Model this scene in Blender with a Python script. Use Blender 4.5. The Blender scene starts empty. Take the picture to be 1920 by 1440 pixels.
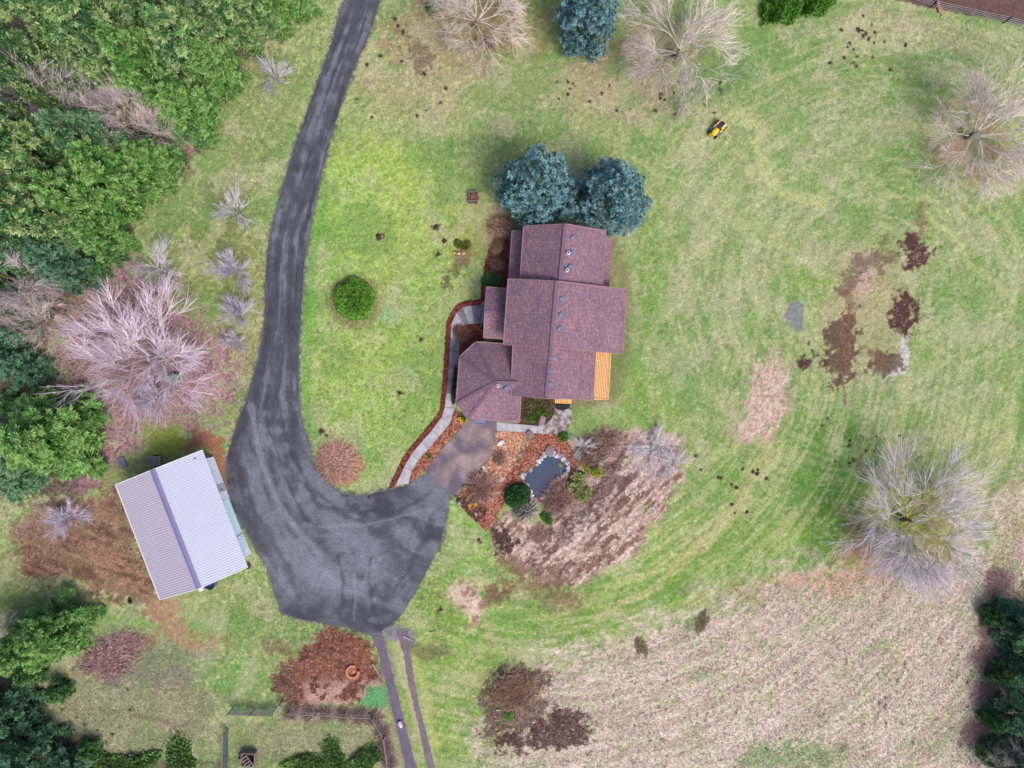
import bpy, bmesh, math, random
import numpy as np
from mathutils import Vector, Matrix
R = math.radians
rnd = random.Random(7)
S, CH = 0.055, 70.4            # metres per photo pixel on the ground, camera height
scene = bpy.context.scene
COL = scene.collection
# ------------------------------------------------------------------ camera, world, sun, exposure
cam = bpy.data.objects.new('camera', bpy.data.cameras.new('camera')); COL.objects.link(cam)
cam.location = (0, 0, CH); cam.data.sensor_width = 36; cam.data.lens = 24
cam.data.clip_start = 0.5; cam.data.clip_end = 3000
scene.camera = cam
world = bpy.data.worlds.new('World'); scene.world = world; world.use_nodes = True
wn = world.node_tree; bg = wn.nodes['Background']
sky = wn.nodes.new('ShaderNodeTexSky'); sky.sky_type = 'NISHITA'; sky.sun_disc = False
SUN_EL, SUN_AZ = R(52), R(140)      # azimuth clockwise from +Y: light from the lower right
sky.sun_elevation = SUN_EL; sky.sun_rotation = SUN_AZ
sky.dust_density = 4.0; sky.air_density = 0.8; sky.ozone_density = 1.0
wn.links.new(sky.outputs[0], bg.inputs[0]); bg.inputs[1].default_value = 0.13
sl = bpy.data.lights.new('sun', 'SUN'); sl.energy = 1.5; sl.angle = R(22); sl.color = (1, 0.93, 0.86)
so = bpy.data.objects.new('sun', sl); COL.objects.link(so)
sd = Vector((math.sin(SUN_AZ)*math.cos(SUN_EL), math.cos(SUN_AZ)*math.cos(SUN_EL), math.sin(SUN_EL)))
so.rotation_euler = sd.to_track_quat('Z', 'Y').to_euler()
vs = scene.view_settings; vs.view_transform = 'Standard'; vs.look = 'None'; vs.exposure = 1.15; vs.gamma = 1
vs.use_curve_mapping = False

# ------------------------------------------------------------------ helpers
KALB = 0.50
def lin(c):
    c = np.asarray(c, float)/255.0
    return np.where(c <= 0.04045, c/12.92, ((c+0.055)/1.055)**2.4)*KALB
def W(px, py, z=0.0):
    k = S*(CH-z)/CH
    return Vector(((px-960)*k, (720-py)*k, z))
_rs = np.random.RandomState(11)
_T = _rs.rand(16, 256, 256)
def vn(x, y, s=0):
    t = _T[s % 16]
    x = np.asarray(x, float) + 37.7*s; y = np.asarray(y, float) + 91.3*s
    xi = np.floor(x).astype(np.int64); yi = np.floor(y).astype(np.int64)
    fx = x-xi; fy = y-yi; fx = fx*fx*(3-2*fx); fy = fy*fy*(3-2*fy)
    a = t[xi & 255, yi & 255]; b = t[(xi+1) & 255, yi & 255]
    c = t[xi & 255, (yi+1) & 255]; d = t[(xi+1) & 255, (yi+1) & 255]
    return (a*(1-fx)+b*fx)*(1-fy)+(c*(1-fx)+d*fx)*fy
def fbm(x, y, s=0, o=4):
    r = 0; a = 0.5; n = 0
    for i in range(o):
        r = r+a*vn(x, y, s+i); n += a; a *= 0.55
        x, y = 1.6*x+1.2*y, -1.2*x+1.6*y
    return r/n
def sst(a, b, x):
    t = np.clip((x-a)/(b-a), 0, 1); return t*t*(3-2*t)
def psdf(X, Y, poly):
    p = np.asarray(poly, float); d = np.full(X.shape, 1e18); ins = np.zeros(X.shape, bool)
    for i in range(len(p)):
        a, b = p[i], p[(i+1) % len(p)]
        e = b-a; wx = X-a[0]; wy = Y-a[1]
        t = np.clip((wx*e[0]+wy*e[1])/max(e@e, 1e-9), 0, 1)
        d = np.minimum(d, (wx-e[0]*t)**2+(wy-e[1]*t)**2)
        if abs(e[1]) > 1e-9:
            ins ^= ((a[1] > Y) != (b[1] > Y)) & (X < e[0]*(Y-a[1])/e[1]+a[0])
    d = np.sqrt(d)
    return np.where(ins, -d, d)
def lsd(X, Y, line):
    d = np.full(X.shape, 1e18)
    for a, b in zip(line[:-1], line[1:]):
        a = np.array(a, float); e = np.array(b, float)-a; wx = X-a[0]; wy = Y-a[1]
        t = np.clip((wx*e[0]+wy*e[1])/max(e@e, 1e-9), 0, 1)
        d = np.minimum(d, (wx-e[0]*t)**2+(wy-e[1]*t)**2)
    return np.sqrt(d)
def smooth_line(pts, n=8):
    out = []; m = len(pts)
    for i in range(m-1):
        p0, p1, p2, p3 = [np.array(pts[min(max(k, 0), m-1)], float) for k in (i-1, i, i+1, i+2)]
        for j in range(n):
            t = j/n
            out.append(0.5*((2*p1)+(-p0+p2)*t+(2*p0-5*p1+4*p2-p3)*t*t+(-p0+3*p1-3*p2+p3)*t**3))
    out.append(np.array(pts[-1], float)); return np.array(out)

def tag(o, label=None, cat=None, group=None, kind=None):
    for k, v in (('label', label), ('category', cat), ('group', group), ('kind', kind)):
        if v: o[k] = v
    return o
def empty(name, loc, rz=0.0):
    o = bpy.data.objects.new(name, None); COL.objects.link(o); o.location = loc; o.rotation_euler = (0, 0, rz)
    o.empty_display_size = 0.3; return o
def link(name, me, parent=None, loc=None):
    o = bpy.data.objects.new(name, me); COL.objects.link(o)
    if parent is not None: o.parent = parent
    if loc is not None: o.location = loc
    return o
class MB:
    def __init__(s): s.v = []; s.f = []; s.m = []; s.uv = []
    def poly(s, pts, mi=0, uv=None):
        n = len(s.v); s.v += [tuple(p) for p in pts]; s.f.append(tuple(range(n, n+len(pts)))); s.m.append(mi); s.uv.append(uv)
    def hull8(s, c, mi=0):      # c = 4 bottom + 4 top, counter-clockwise
        n = len(s.v); s.v += [tuple(p) for p in c]
        for f in ((3, 2, 1, 0), (4, 5, 6, 7), (0, 1, 5, 4), (1, 2, 6, 5), (2, 3, 7, 6), (3, 0, 4, 7)):
            s.f.append(tuple(n+i for i in f)); s.m.append(mi); s.uv.append(None)
    def box(s, c, d, rz=0, mi=0, taper=1.0, tilt=0.0):
        cx, cy, cz = c; a, b, h = d[0]/2, d[1]/2, d[2]/2; P = []
        M = Matrix.Rotation(rz, 3, 'Z') @ Matrix.Rotation(tilt, 3, 'X')
        for z, k in ((-h, 1.0), (h, taper)):
            for x, y in ((-a, -b), (a, -b), (a, b), (-a, b)):
                q = M @ Vector((x*k, y*k, z)); P.append((cx+q.x, cy+q.y, cz+q.z))
        s.hull8(P, mi)
    def bar(s, a, b, w=0.1, h=0.1, mi=0):
        a = Vector(a); b = Vector(b); d = (b-a).normalized()
        u = d.cross(Vector((0, 0, 1)))
        if u.length < 1e-3: u = Vector((1, 0, 0))
        u.normalize(); v = u.cross(d).normalized(); u = u*w/2; v = v*h/2
        s.hull8([a-u-v, a+u-v, b+u-v, b-u-v, a-u+v, a+u+v, b+u+v, b-u+v], mi)
    def prism(s, pts, z0, z1, mi=0, mside=None):
        n = len(pts); b = len(s.v)
        s.v += [(p[0], p[1], z0) for p in pts]+[(p[0], p[1], z1) for p in pts]
        s.f.append(tuple(b+n+i for i in range(n))); s.m.append(mi); s.uv.append(None)
        s.f.append(tuple(b+n-1-i for i in range(n))); s.m.append(mi); s.uv.append(None)
        for i in range(n):
            j = (i+1) % n; s.f.append((b+i, b+j, b+n+j, b+n+i)); s.m.append(mi if mside is None else mside); s.uv.append(None)
    def tube(s, a, b, ra, rb=None, n=10, mi=0, caps=True):
        a = Vector(a); b = Vector(b); rb = ra if rb is None else rb; d = (b-a).normalized()
        u = d.orthogonal().normalized(); v = d.cross(u); k = len(s.v)
        for p, r in ((a, ra), (b, rb)):
            for i in range(n):
                t = 2*math.pi*i/n; s.v.append(tuple(p+(u*math.cos(t)+v*math.sin(t))*r))
        for i in range(n):
            j = (i+1) % n; s.f.append((k+i, k+j, k+n+j, k+n+i)); s.m.append(mi); s.uv.append(None)
        if caps:
            s.f.append(tuple(k+n-1-i for i in range(n))); s.m.append(mi); s.uv.append(None)
            s.f.append(tuple(k+n+i for i in range(n))); s.m.append(mi); s.uv.append(None)
    def dome(s, c, r, n=10, m=4, mi=0, squash=(1, 1, 1), full=False, rz=0, pw=1.0):
        k = len(s.v); lo = -90 if full else 0
        for i in range(m+1):
            la = R(lo+(90-lo)*i/m); zz = math.sin(la); rr = math.cos(la)
            rr = abs(rr)**pw
            for j in range(n):
                t = 2*math.pi*j/n; ct, st = math.cos(t), math.sin(t)
                if pw < 1: ct = math.copysign(abs(ct)**pw, ct); st = math.copysign(abs(st)**pw, st)
                x = ct*rr*r*squash[0]; y = st*rr*r*squash[1]
                s.v.append((c[0]+x*math.cos(rz)-y*math.sin(rz), c[1]+x*math.sin(rz)+y*math.cos(rz), c[2]+zz*r*squash[2]))
        for i in range(m):
            for j in range(n):
                q = (j+1) % n
                s.f.append((k+i*n+j, k+i*n+q, k+(i+1)*n+q, k+(i+1)*n+j)); s.m.append(mi); s.uv.append(None)
    def mesh(s, name, mats, smooth=False, bevel=0):
        me = bpy.data.meshes.new(name); me.from_pydata(s.v, [], s.f); me.update()
        for m in (mats if isinstance(mats, (list, tuple)) else [mats]): me.materials.append(m)
        me.polygons.foreach_set('material_index', s.m)
        if any(u is not None for u in s.uv):
            l = me.uv_layers.new(name='UVMap'); k = 0
            for f, u in zip(s.f, s.uv):
                for i in range(len(f)):
                    l.data[k].uv = u[i] if u is not None else (s.v[f[i]][0], s.v[f[i]][1]); k += 1
        if bevel:
            bm = bmesh.new(); bm.from_mesh(me); bmesh.ops.remove_doubles(bm, verts=bm.verts, dist=1e-4)
            bmesh.ops.bevel(bm, geom=[e for e in bm.edges], offset=bevel, segments=2, affect='EDGES', clamp_overlap=True)
            bm.to_mesh(me); bm.free()
        if smooth: me.polygons.foreach_set('use_smooth', [True]*len(me.polygons))
        return me
    def build(s, name, mats, parent=None, smooth=False, bevel=0):
        return link(name, s.mesh(name, mats, smooth, bevel), parent)
def npmesh(name, V, F, cols=None, mat=None, smooth=False):
    me = bpy.data.meshes.new(name); V = np.asarray(V, np.float32); F = np.asarray(F, np.int32)
    me.vertices.add(len(V)); me.vertices.foreach_set('co', V.ravel())
    k = F.shape[1]; me.loops.add(F.size); me.loops.foreach_set('vertex_index', F.ravel())
    me.polygons.add(len(F)); me.polygons.foreach_set('loop_start', np.arange(0, F.size, k, dtype=np.int32))
    me.update(calc_edges=True)
    if cols is not None:
        at = me.color_attributes.new('Col', 'FLOAT_COLOR', 'POINT')
        c = np.ones((len(V), 4), np.float32); c[:, :3] = cols; at.data.foreach_set('color', c.ravel())
    if mat: me.materials.append(mat)
    me.polygons.foreach_set('use_smooth', [smooth]*len(F))
    return me

# ------------------------------------------------------------------ materials
def mat(name, col=(128, 128, 128), rough=0.9, nscale=3.0, var=0.25, bump=0.0, bscale=20.0, attr=False, metal=0.0, spec=0.3, col2=None, trans=0.0, fine=0.0, fscale=30.):
    m = bpy.data.materials.new(name); m.use_nodes = True; nt = m.node_tree; N = nt.nodes; L = nt.links
    b = N['Principled BSDF']; b.inputs['Roughness'].default_value = rough; b.inputs['Metallic'].default_value = metal
    b.inputs['Specular IOR Level'].default_value = spec
    tc = N.new('ShaderNodeTexCoord')
    if attr:
        a = N.new('ShaderNodeAttribute'); a.attribute_name = 'Col'; src = a.outputs['Color']
    else:
        r = N.new('ShaderNodeRGB'); r.outputs[0].default_value = (*lin(col), 1); src = r.outputs[0]
        if col2:
            n0 = N.new('ShaderNodeTexNoise'); n0.inputs['Scale'].default_value = nscale*0.6; n0.inputs['Detail'].default_value = 5
            L.new(tc.outputs['Object'], n0.inputs['Vector'])
            cr = N.new('ShaderNodeValToRGB'); cr.color_ramp.elements[0].position = 0.4; cr.color_ramp.elements[1].position = 0.6
            cr.color_ramp.elements[0].color = (*lin(col), 1); cr.color_ramp.elements[1].color = (*lin(col2), 1)
            L.new(n0.outputs[0], cr.inputs[0]); src = cr.outputs[0]
    def modulate(src, scale, v, det=4):
        n = N.new('ShaderNodeTexNoise'); n.inputs['Scale'].default_value = scale; n.inputs['Detail'].default_value = det
        n.inputs['Roughness'].default_value = 0.65
        L.new(tc.outputs['Object'], n.inputs['Vector'])
        mr = N.new('ShaderNodeMapRange'); mr.inputs[1].default_value = 0.3; mr.inputs[2].default_value = 0.7
        mr.inputs[3].default_value = 1-v; mr.inputs[4].default_value = 1+v; mr.clamp = False
        L.new(n.outputs[0], mr.inputs[0])
        mx = N.new('ShaderNodeVectorMath'); mx.operation = 'MULTIPLY'
        L.new(src, mx.inputs[0]); L.new(mr.outputs[0], mx.inputs[1]); return mx.outputs[0]
    if var: src = modulate(src, nscale, var)
    if fine: src = modulate(src, fscale, fine, 2)
    L.new(src, b.inputs['Base Color'])
    if bump:
        n = N.new('ShaderNodeTexNoise'); n.inputs['Scale'].default_value = bscale; n.inputs['Detail'].default_value = 4
        L.new(tc.outputs['Object'], n.inputs['Vector'])
        bp = N.new('ShaderNodeBump'); bp.inputs['Strength'].default_value = bump; bp.inputs['Distance'].default_value = 0.05
        L.new(n.outputs[0], bp.inputs['Height']); L.new(bp.outputs[0], b.inputs['Normal'])
    if trans:
        t = N.new('ShaderNodeBsdfTranslucent'); mx = N.new('ShaderNodeMixShader'); mx.inputs[0].default_value = trans
        L.new(src, t.inputs[0]); L.new(b.outputs[0], mx.inputs[1]); L.new(t.outputs[0], mx.inputs[2])
        L.new(mx.outputs[0], N['Material Output'].inputs[0])
    return m
def shingle_mat():
    m = bpy.data.materials.new('shingle'); m.use_nodes = True; nt = m.node_tree; N = nt.nodes; L = nt.links
    b = N['Principled BSDF']; b.inputs['Roughness'].default_value = 0.85; b.inputs['Specular IOR Level'].default_value = 0.3
    uv = N.new('ShaderNodeUVMap'); tc = N.new('ShaderNodeTexCoord')
    br = N.new('ShaderNodeTexBrick'); br.offset = 0.37; br.inputs['Scale'].default_value = 1
    br.inputs['Brick Width'].default_value = 0.34; br.inputs['Row Height'].default_value = 0.2
    br.inputs['Mortar Size'].default_value = 0.02; br.inputs['Mortar Smooth'].default_value = 0.5; br.inputs['Bias'].default_value = -0.35
    br.inputs['Color1'].default_value = (*lin((144, 114, 134)), 1); br.inputs['Color2'].default_value = (*lin((182, 136, 136)), 1)
    br.inputs['Mortar'].default_value = (*lin((114, 88, 108)), 1)
    L.new(uv.outputs[0], br.inputs['Vector'])
    src = br.outputs['Color']
    for sc, v in ((0.35, 0.12), (5, 0.26), (14, 0.2)):
        n = N.new('ShaderNodeTexNoise'); n.inputs['Scale'].default_value = sc; n.inputs['Detail'].default_value = 3
        L.new(tc.outputs['Object'], n.inputs['Vector'])
        mr = N.new('ShaderNodeMapRange'); mr.inputs[1].default_value = 0.3; mr.inputs[2].default_value = 0.7
        mr.inputs[3].default_value = 1-v; mr.inputs[4].default_value = 1+v
        L.new(n.outputs[0], mr.inputs[0]); mx = N.new('ShaderNodeVectorMath'); mx.operation = 'MULTIPLY'
        L.new(src, mx.inputs[0]); L.new(mr.outputs[0], mx.inputs[1]); src = mx.outputs[0]
    L.new(src, b.inputs['Base Color'])
    bp = N.new('ShaderNodeBump'); bp.inputs['Strength'].default_value = 0.6; bp.inputs['Distance'].default_value = 0.03; bp.invert = True
    L.new(br.outputs['Fac'], bp.inputs['Height']); L.new(bp.outputs[0], b.inputs['Normal'])
    return m
M = {}
M['ground'] = mat('ground', attr=True, var=0.22, nscale=2.2, fine=0.38, fscale=9, bump=0.5, bscale=9, rough=1, spec=0.1)
M['gravel'] = mat('gravel', attr=True, var=0.10, nscale=1.5, fine=0.25, fscale=12, bump=0.5, bscale=16, rough=0.9, spec=0.3)
M['grass'] = mat('grass_blade', attr=True, var=0, rough=0.8, spec=0.15, trans=0.25)
M['leaf'] = mat('leaf', attr=True, var=0.18, nscale=0.8, rough=0.6, spec=0.3, trans=0.22)
M['twig'] = mat('twig', attr=True, var=0.12, nscale=1.5, rough=0.9, spec=0.1)
M['shingle'] = shingle_mat()
M['bark'] = mat('bark', (142, 128, 112), nscale=4, var=0.3, bump=0.6)
M['wall'] = mat('siding', (150, 132, 112), nscale=1, var=0.08, rough=0.7)
M['fascia'] = mat('fascia', (128, 98, 110), nscale=2, var=0.08, rough=0.6)
M['trim'] = mat('roof_edge', (156, 118, 128), nscale=2, var=0.1, rough=0.6)
M['cap'] = mat('ridge_shingle', (132, 102, 122), nscale=6, var=0.2, rough=0.85)
M['ventgrey'] = mat('vent_metal', (122, 136, 172), nscale=8, var=0.1, rough=0.5, metal=0.1)
M['white'] = mat('white_paint', (232, 232, 236), nscale=3, var=0.05, rough=0.5)
M['black'] = mat('black_rubber', (28, 28, 32), nscale=6, var=0.15, rough=0.8)
M['glass'] = mat('window_glass', (60, 72, 84), nscale=1, var=0.05, rough=0.08, spec=0.8)
M['deck'] = mat('cedar_deck', (262, 210, 150), nscale=5, var=0.14, rough=0.7, col2=(254, 190, 124))
M['deckdark'] = mat('deck_joist', (160, 92, 52), nscale=5, var=0.14, rough=0.8)
M['concrete'] = mat('concrete', (178, 172, 180), nscale=2.5, var=0.10, fine=0.08, fscale=14, rough=0.85, bump=0.1, col2=(196, 194, 204))
M['concrete_dark'] = mat('weathered_concrete', (128, 116, 132), nscale=1.8, var=0.16, fine=0.08, rough=0.8, col2=(150, 142, 156))
M['apron'] = mat('stained_concrete', (108, 94, 112), nscale=.7, var=0.22, fine=0.06, rough=0.55, col2=(158, 138, 136))
M['patio'] = mat('mottled_concrete', (122, 106, 102), nscale=3.0, var=0.2, fine=0.1, rough=0.8, col2=(190, 182, 186))
M['mulch'] = mat('mulch', (148, 92, 76), nscale=3.5, var=0.3, fine=0.4, fscale=10, rough=1, bump=0.8, bscale=14, spec=0.1, col2=(168, 108, 90))
M['mulchdark'] = mat('dark_mulch', (98, 52, 50), nscale=3.5, var=0.3, fine=0.4, fscale=10, rough=1, bump=0.8, bscale=14, spec=0.1, col2=(122, 70, 60))
M['litter'] = mat('leaf_litter', (190, 134, 108), nscale=3.5, var=0.25, fine=0.4, fscale=9, rough=1, bump=0.8, bscale=14, spec=0.1, col2=(206, 160, 130))
M['soil'] = mat('soil', (84, 62, 58), nscale=3.5, var=0.3, fine=0.35, fscale=12, rough=1, bump=0.9, bscale=12, spec=0.15)
M['chip'] = mat('bark_chip', attr=True, var=0, rough=0.9, spec=0.1)
M['water'] = mat('pond_water', (62, 76, 104), nscale=0.4, var=0.05, rough=0.06, spec=0.5)
M['rock'] = mat('rock', (186, 180, 188), nscale=5, var=0.2, bump=0.6, bscale=8, col2=(160, 152, 160))
M['rockw'] = mat('pale_rock', (218, 214, 220), nscale=5, var=0.15, bump=0.5, bscale=8)
M['rockp'] = mat('mauve_rock', (150, 128, 140), nscale=4, var=0.15, bump=0.6, bscale=8)
M['rockg'] = mat('mossy_rock', (120, 124, 84), nscale=4, var=0.25, bump=0.6, bscale=8)
M['barn_l'] = mat('steel_shaded_slope', (210, 200, 218), nscale=0.5, var=0.03, rough=0.45, metal=0.1)  # left barn slope: its shaded side is put into the steel colour
M['barn_r'] = mat('steel_lit_slope', (212, 216, 238), nscale=0.5, var=0.03, rough=0.4, metal=0.1)  # right barn slope: same steel, sunlit side put into the colour
M['ridge'] = mat('ridge_flashing', (134, 128, 176), nscale=1, var=0.05, rough=0.5, metal=0.1)
M['barnwall'] = mat('barn_wall_steel', (300, 306, 325), nscale=2, var=0.1, rough=0.5)
M['cyan'] = mat('pale_cyan_door', (280, 318, 330), nscale=1, var=0.04, rough=0.45)
M['yellow'] = mat('yellow_paint', (250, 206, 40), nscale=3, var=0.05, rough=0.35, spec=0.5)
M['yellowpale'] = mat('faded_yellow', (250, 222, 120), nscale=3, var=0.06, rough=0.4, spec=0.5)
M['seat'] = mat('blue_black_vinyl', (56, 52, 96), nscale=3, var=0.1, rough=0.5)
M['greymetal'] = mat('grey_metal', (130, 132, 146), nscale=5, var=0.15, rough=0.5, metal=0.3)
M['galv'] = mat('galvanised', (176, 184, 190), nscale=5, var=0.1, rough=0.45, metal=0.3)
M['oldwood'] = mat('weathered_wood', (150, 132, 128), nscale=6, var=0.25, rough=0.9, bump=0.3)
M['redwood'] = mat('red_brown_wood', (176, 104, 84), nscale=6, var=0.25, rough=0.9, bump=0.3)
M['padgreen'] = mat('green_box', (150, 176, 164), nscale=4, var=0.08, rough=0.6)
M['bluebin'] = mat('blue_barrel', (110, 124, 150), nscale=4, var=0.1, rough=0.5)
M['tarp'] = mat('grey_mesh', (112, 122, 124), nscale=3, var=0.2, rough=0.9)
M['pinkwood'] = mat('faded_red_board', (214, 140, 122), nscale=5, var=0.2, rough=0.8)

# ------------------------------------------------------------------ shared outlines (photo pixels)
ROAD_L = [(655, -60), (645, 0), (622, 80), (597, 150), (572, 220), (548, 290), (525, 370), (505, 450), (498, 520), (496, 600), (482, 680), (462, 750), (440, 810), (424, 880), (437, 950), (470, 1010), (500, 1060), (515, 1110), (528, 1147), (550, 1156), (575, 1162), (610, 1168), (640, 1173), (660, 1178), (672, 1184), (690, 1187)]
ROAD_R = [(732, -60), (712, 0), (690, 70), (663, 130), (642, 190), (620, 260), (602, 330), (585, 410), (572, 480), (566, 560), (561, 640), (560, 720), (563, 770), (574, 820), (592, 875), (628, 918), (672, 930), (760, 910), (808, 886), (840, 925), (838, 970), (824, 1020), (802, 1068), (776, 1115), (748, 1158), (708, 1187)]
ROAD_POLY = ROAD_L[:]+[(700, 1186), (745, 1160), (770, 1120), (800, 1065), (830, 1010), (838, 950), (848, 925), (808, 886)]+ROAD_R[:18][::-1]
APRON_L = [(876, 786), (849, 820), (822, 851), (795, 883)]
APRON_R = [(932, 790), (927, 847), (890, 890), (854, 934)]
APRON_POLY = [(876, 786), (932, 790), (927, 847), (854, 934), (795, 883)]
def z8(x, y): return (720+x/4, 560+y/4)
def z3(x, y): return (780+x/5.333, 760+y/5.333)
def z2(x, y): return (820+x/5.333, 580+y/5.333)
def z1(x, y): return (840+x/5.333, 400+y/5.333)
WALK_J = [((720, 50), (718, 186)), ((658, 50), (675, 184)), ((590, 62), (640, 190)), ((545, 105), (605, 197)), ((505, 190), (580, 240)), ((498, 300), (567, 304)), ((492, 390), (566, 396)), ((486, 481), (558, 484)), ((477, 605), (548, 610)), ((467, 705), (542, 715)), ((455, 812), (532, 820)), ((432, 888), (495, 940)), ((360, 985), (415, 1032)), ((285, 1070), (340, 1120)), ((208, 1162), (258, 1212)), ((150, 1265), (210, 1287)), ((90, 1392), (185, 1390))]
WALK_J = [(z8(*a), z8(*b)) for a, b in WALK_J]
STRIP_OUT = [z8(*p) for p in [(755, 5), (640, 12), (560, 38), (500, 108), (470, 180), (460, 300), (450, 500), (438, 640), (428, 780), (412, 858), (345, 940), (230, 1078), (145, 1188), (95, 1290), (55, 1372), (28, 1440)]]
BED_MID = [z8(*p) for p in [(534, 822), (628, 905), (470, 1078), (308, 1285), (190, 1392), (212, 1288), (260, 1213), (342, 1121), (417, 1033), (498, 942)]]
BED_ENTRY = [z8(*p) for p in [(640, 192), (765, 186), (765, 300), (690, 330), (565, 440), (568, 242), (607, 199)]]
BED_NORTH = [z1(*p) for p in [(650, 170), (620, 740), (385, 760), (372, 860), (300, 880), (330, 850), (335, 750), (350, 600), (372, 480), (420, 330), (480, 215), (560, 130)]]
LITTER = [z3(*p) for p in [(805, 255), (1130, 280), (1100, 400), (1010, 540), (920, 680), (870, 765), (780, 755), (720, 700), (675, 610), (770, 480)]]
MULCH = [z3(*p) for p in [(1135, 290), (1430, 290), (1540, 400), (1620, 560), (1600, 680), (1540, 740), (1400, 820), (1280, 960), (1150, 960), (900, 960), (830, 1060), (780, 1180), (700, 1260), (615, 1170), (560, 1120), (400, 950), (520, 780), (675, 612), (720, 705), (780, 760), (872, 768), (925, 680), (1015, 540), (1105, 400)]]
PATIO_A = [z3(*p) for p in [(805, 168), (1210, 205), (1210, 281), (805, 252)]]
PATIO_B = [z3(*p) for p in [(1212, 205), (1290, 190), (1350, 140), (1385, 70), (1385, -5), (1556, -5), (1552, 150), (1530, 215), (1480, 262), (1400, 287), (1300, 288), (1212, 281)]]
COURT = [(975, 742), (1044, 747), (1040, 772), (1028, 792), (1008, 798), (972, 795)]
POND = [z3(*p) for p in [(1290, 482), (1390, 487), (1450, 525), (1500, 580), (1522, 625), (1485, 685), (1405, 742), (1350, 800), (1290, 880), (1225, 925), (1165, 922), (1140, 830), (1085, 775), (1070, 712), (1140, 650), (1215, 585), (1255, 525)]]
POND = [tuple(p) for p in smooth_line(POND+[POND[0]], 3)[:-1]]
BERM = [(1060, 835), (1100, 822), (1160, 806), (1225, 815), (1283, 822), (1280, 880), (1262, 935), (1222, 985), (1200, 1020), (1145, 1062), (1080, 1098), (1005, 1090), (960, 1060), (930, 1040), (915, 990), (950, 962), (1010, 985), (1050, 960), (1080, 920), (1060, 880)]
SOILS = [([(1697, 436), (1712, 434), (1722, 455), (1742, 470), (1738, 492), (1716, 512), (1697, 505), (1694, 480)], 1),
         ([(1598, 478), (1650, 466), (1668, 468), (1684, 478), (1672, 500), (1640, 512), (1610, 520), (1590, 542), (1574, 540), (1580, 512)], .6),
         ([(1672, 560), (1696, 548), (1712, 570), (1715, 600), (1700, 618), (1680, 612), (1664, 590)], 1),
         ([(1570, 590), (1590, 575), (1615, 590), (1612, 640), (1595, 700), (1580, 720), (1555, 722), (1548, 680), (1562, 630)], .85),
         ([(1632, 680), (1650, 660), (1672, 668), (1690, 685), (1668, 712), (1640, 712), (1622, 700)], .8),
         ([(1494, 674), (1512, 666), (1514, 680), (1500, 688)], 1), ([(1526, 655), (1538, 655), (1542, 676), (1530, 678)], .8),
         ([(915, 992), (945, 985), (968, 1010), (955, 1035), (928, 1030)], 1.0),
         ([(768, 100), (780, 76), (800, 84), (798, 112), (786, 140), (768, 138)], .55), ([(896, 78), (912, 64), (928, 78), (934, 92), (910, 98)], .8),
         ([(985, 1372), (1010, 1345), (1050, 1338), (1105, 1345), (1118, 1378), (1080, 1400), (1000, 1404), (915, 1398), (900, 1366)], .95),
         ([(905, 1295), (930, 1255), (985, 1246), (1022, 1262), (1020, 1310), (1050, 1350), (930, 1385), (900, 1350)], .8),
         ([(832, 520), (850, 500), (868, 488), (876, 500), (858, 520), (842, 545)], .6)]
PILE = [(512, 1265), (540, 1240), (560, 1215), (600, 1182), (655, 1174), (695, 1200), (712, 1250), (722, 1292), (690, 1310), (640, 1322), (590, 1322), (545, 1318), (515, 1295)]
PATCH = [(1422, 672), (1460, 668), (1490, 690), (1495, 715), (1470, 770), (1440, 820), (1410, 836), (1380, 828), (1376, 800), (1395, 745)]
FIELD = [(900, 1440), (890, 1350), (1000, 1262), (1060, 1235), (1180, 1190), (1290, 1162), (1390, 1110), (1470, 1088), (1620, 1070), (1850, 1040), (1890, 940), (2100, 800), (2100, 1700), (900, 1700)]
FIELDC = (1000, 600)
BOUNDS_GREEN = None

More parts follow.
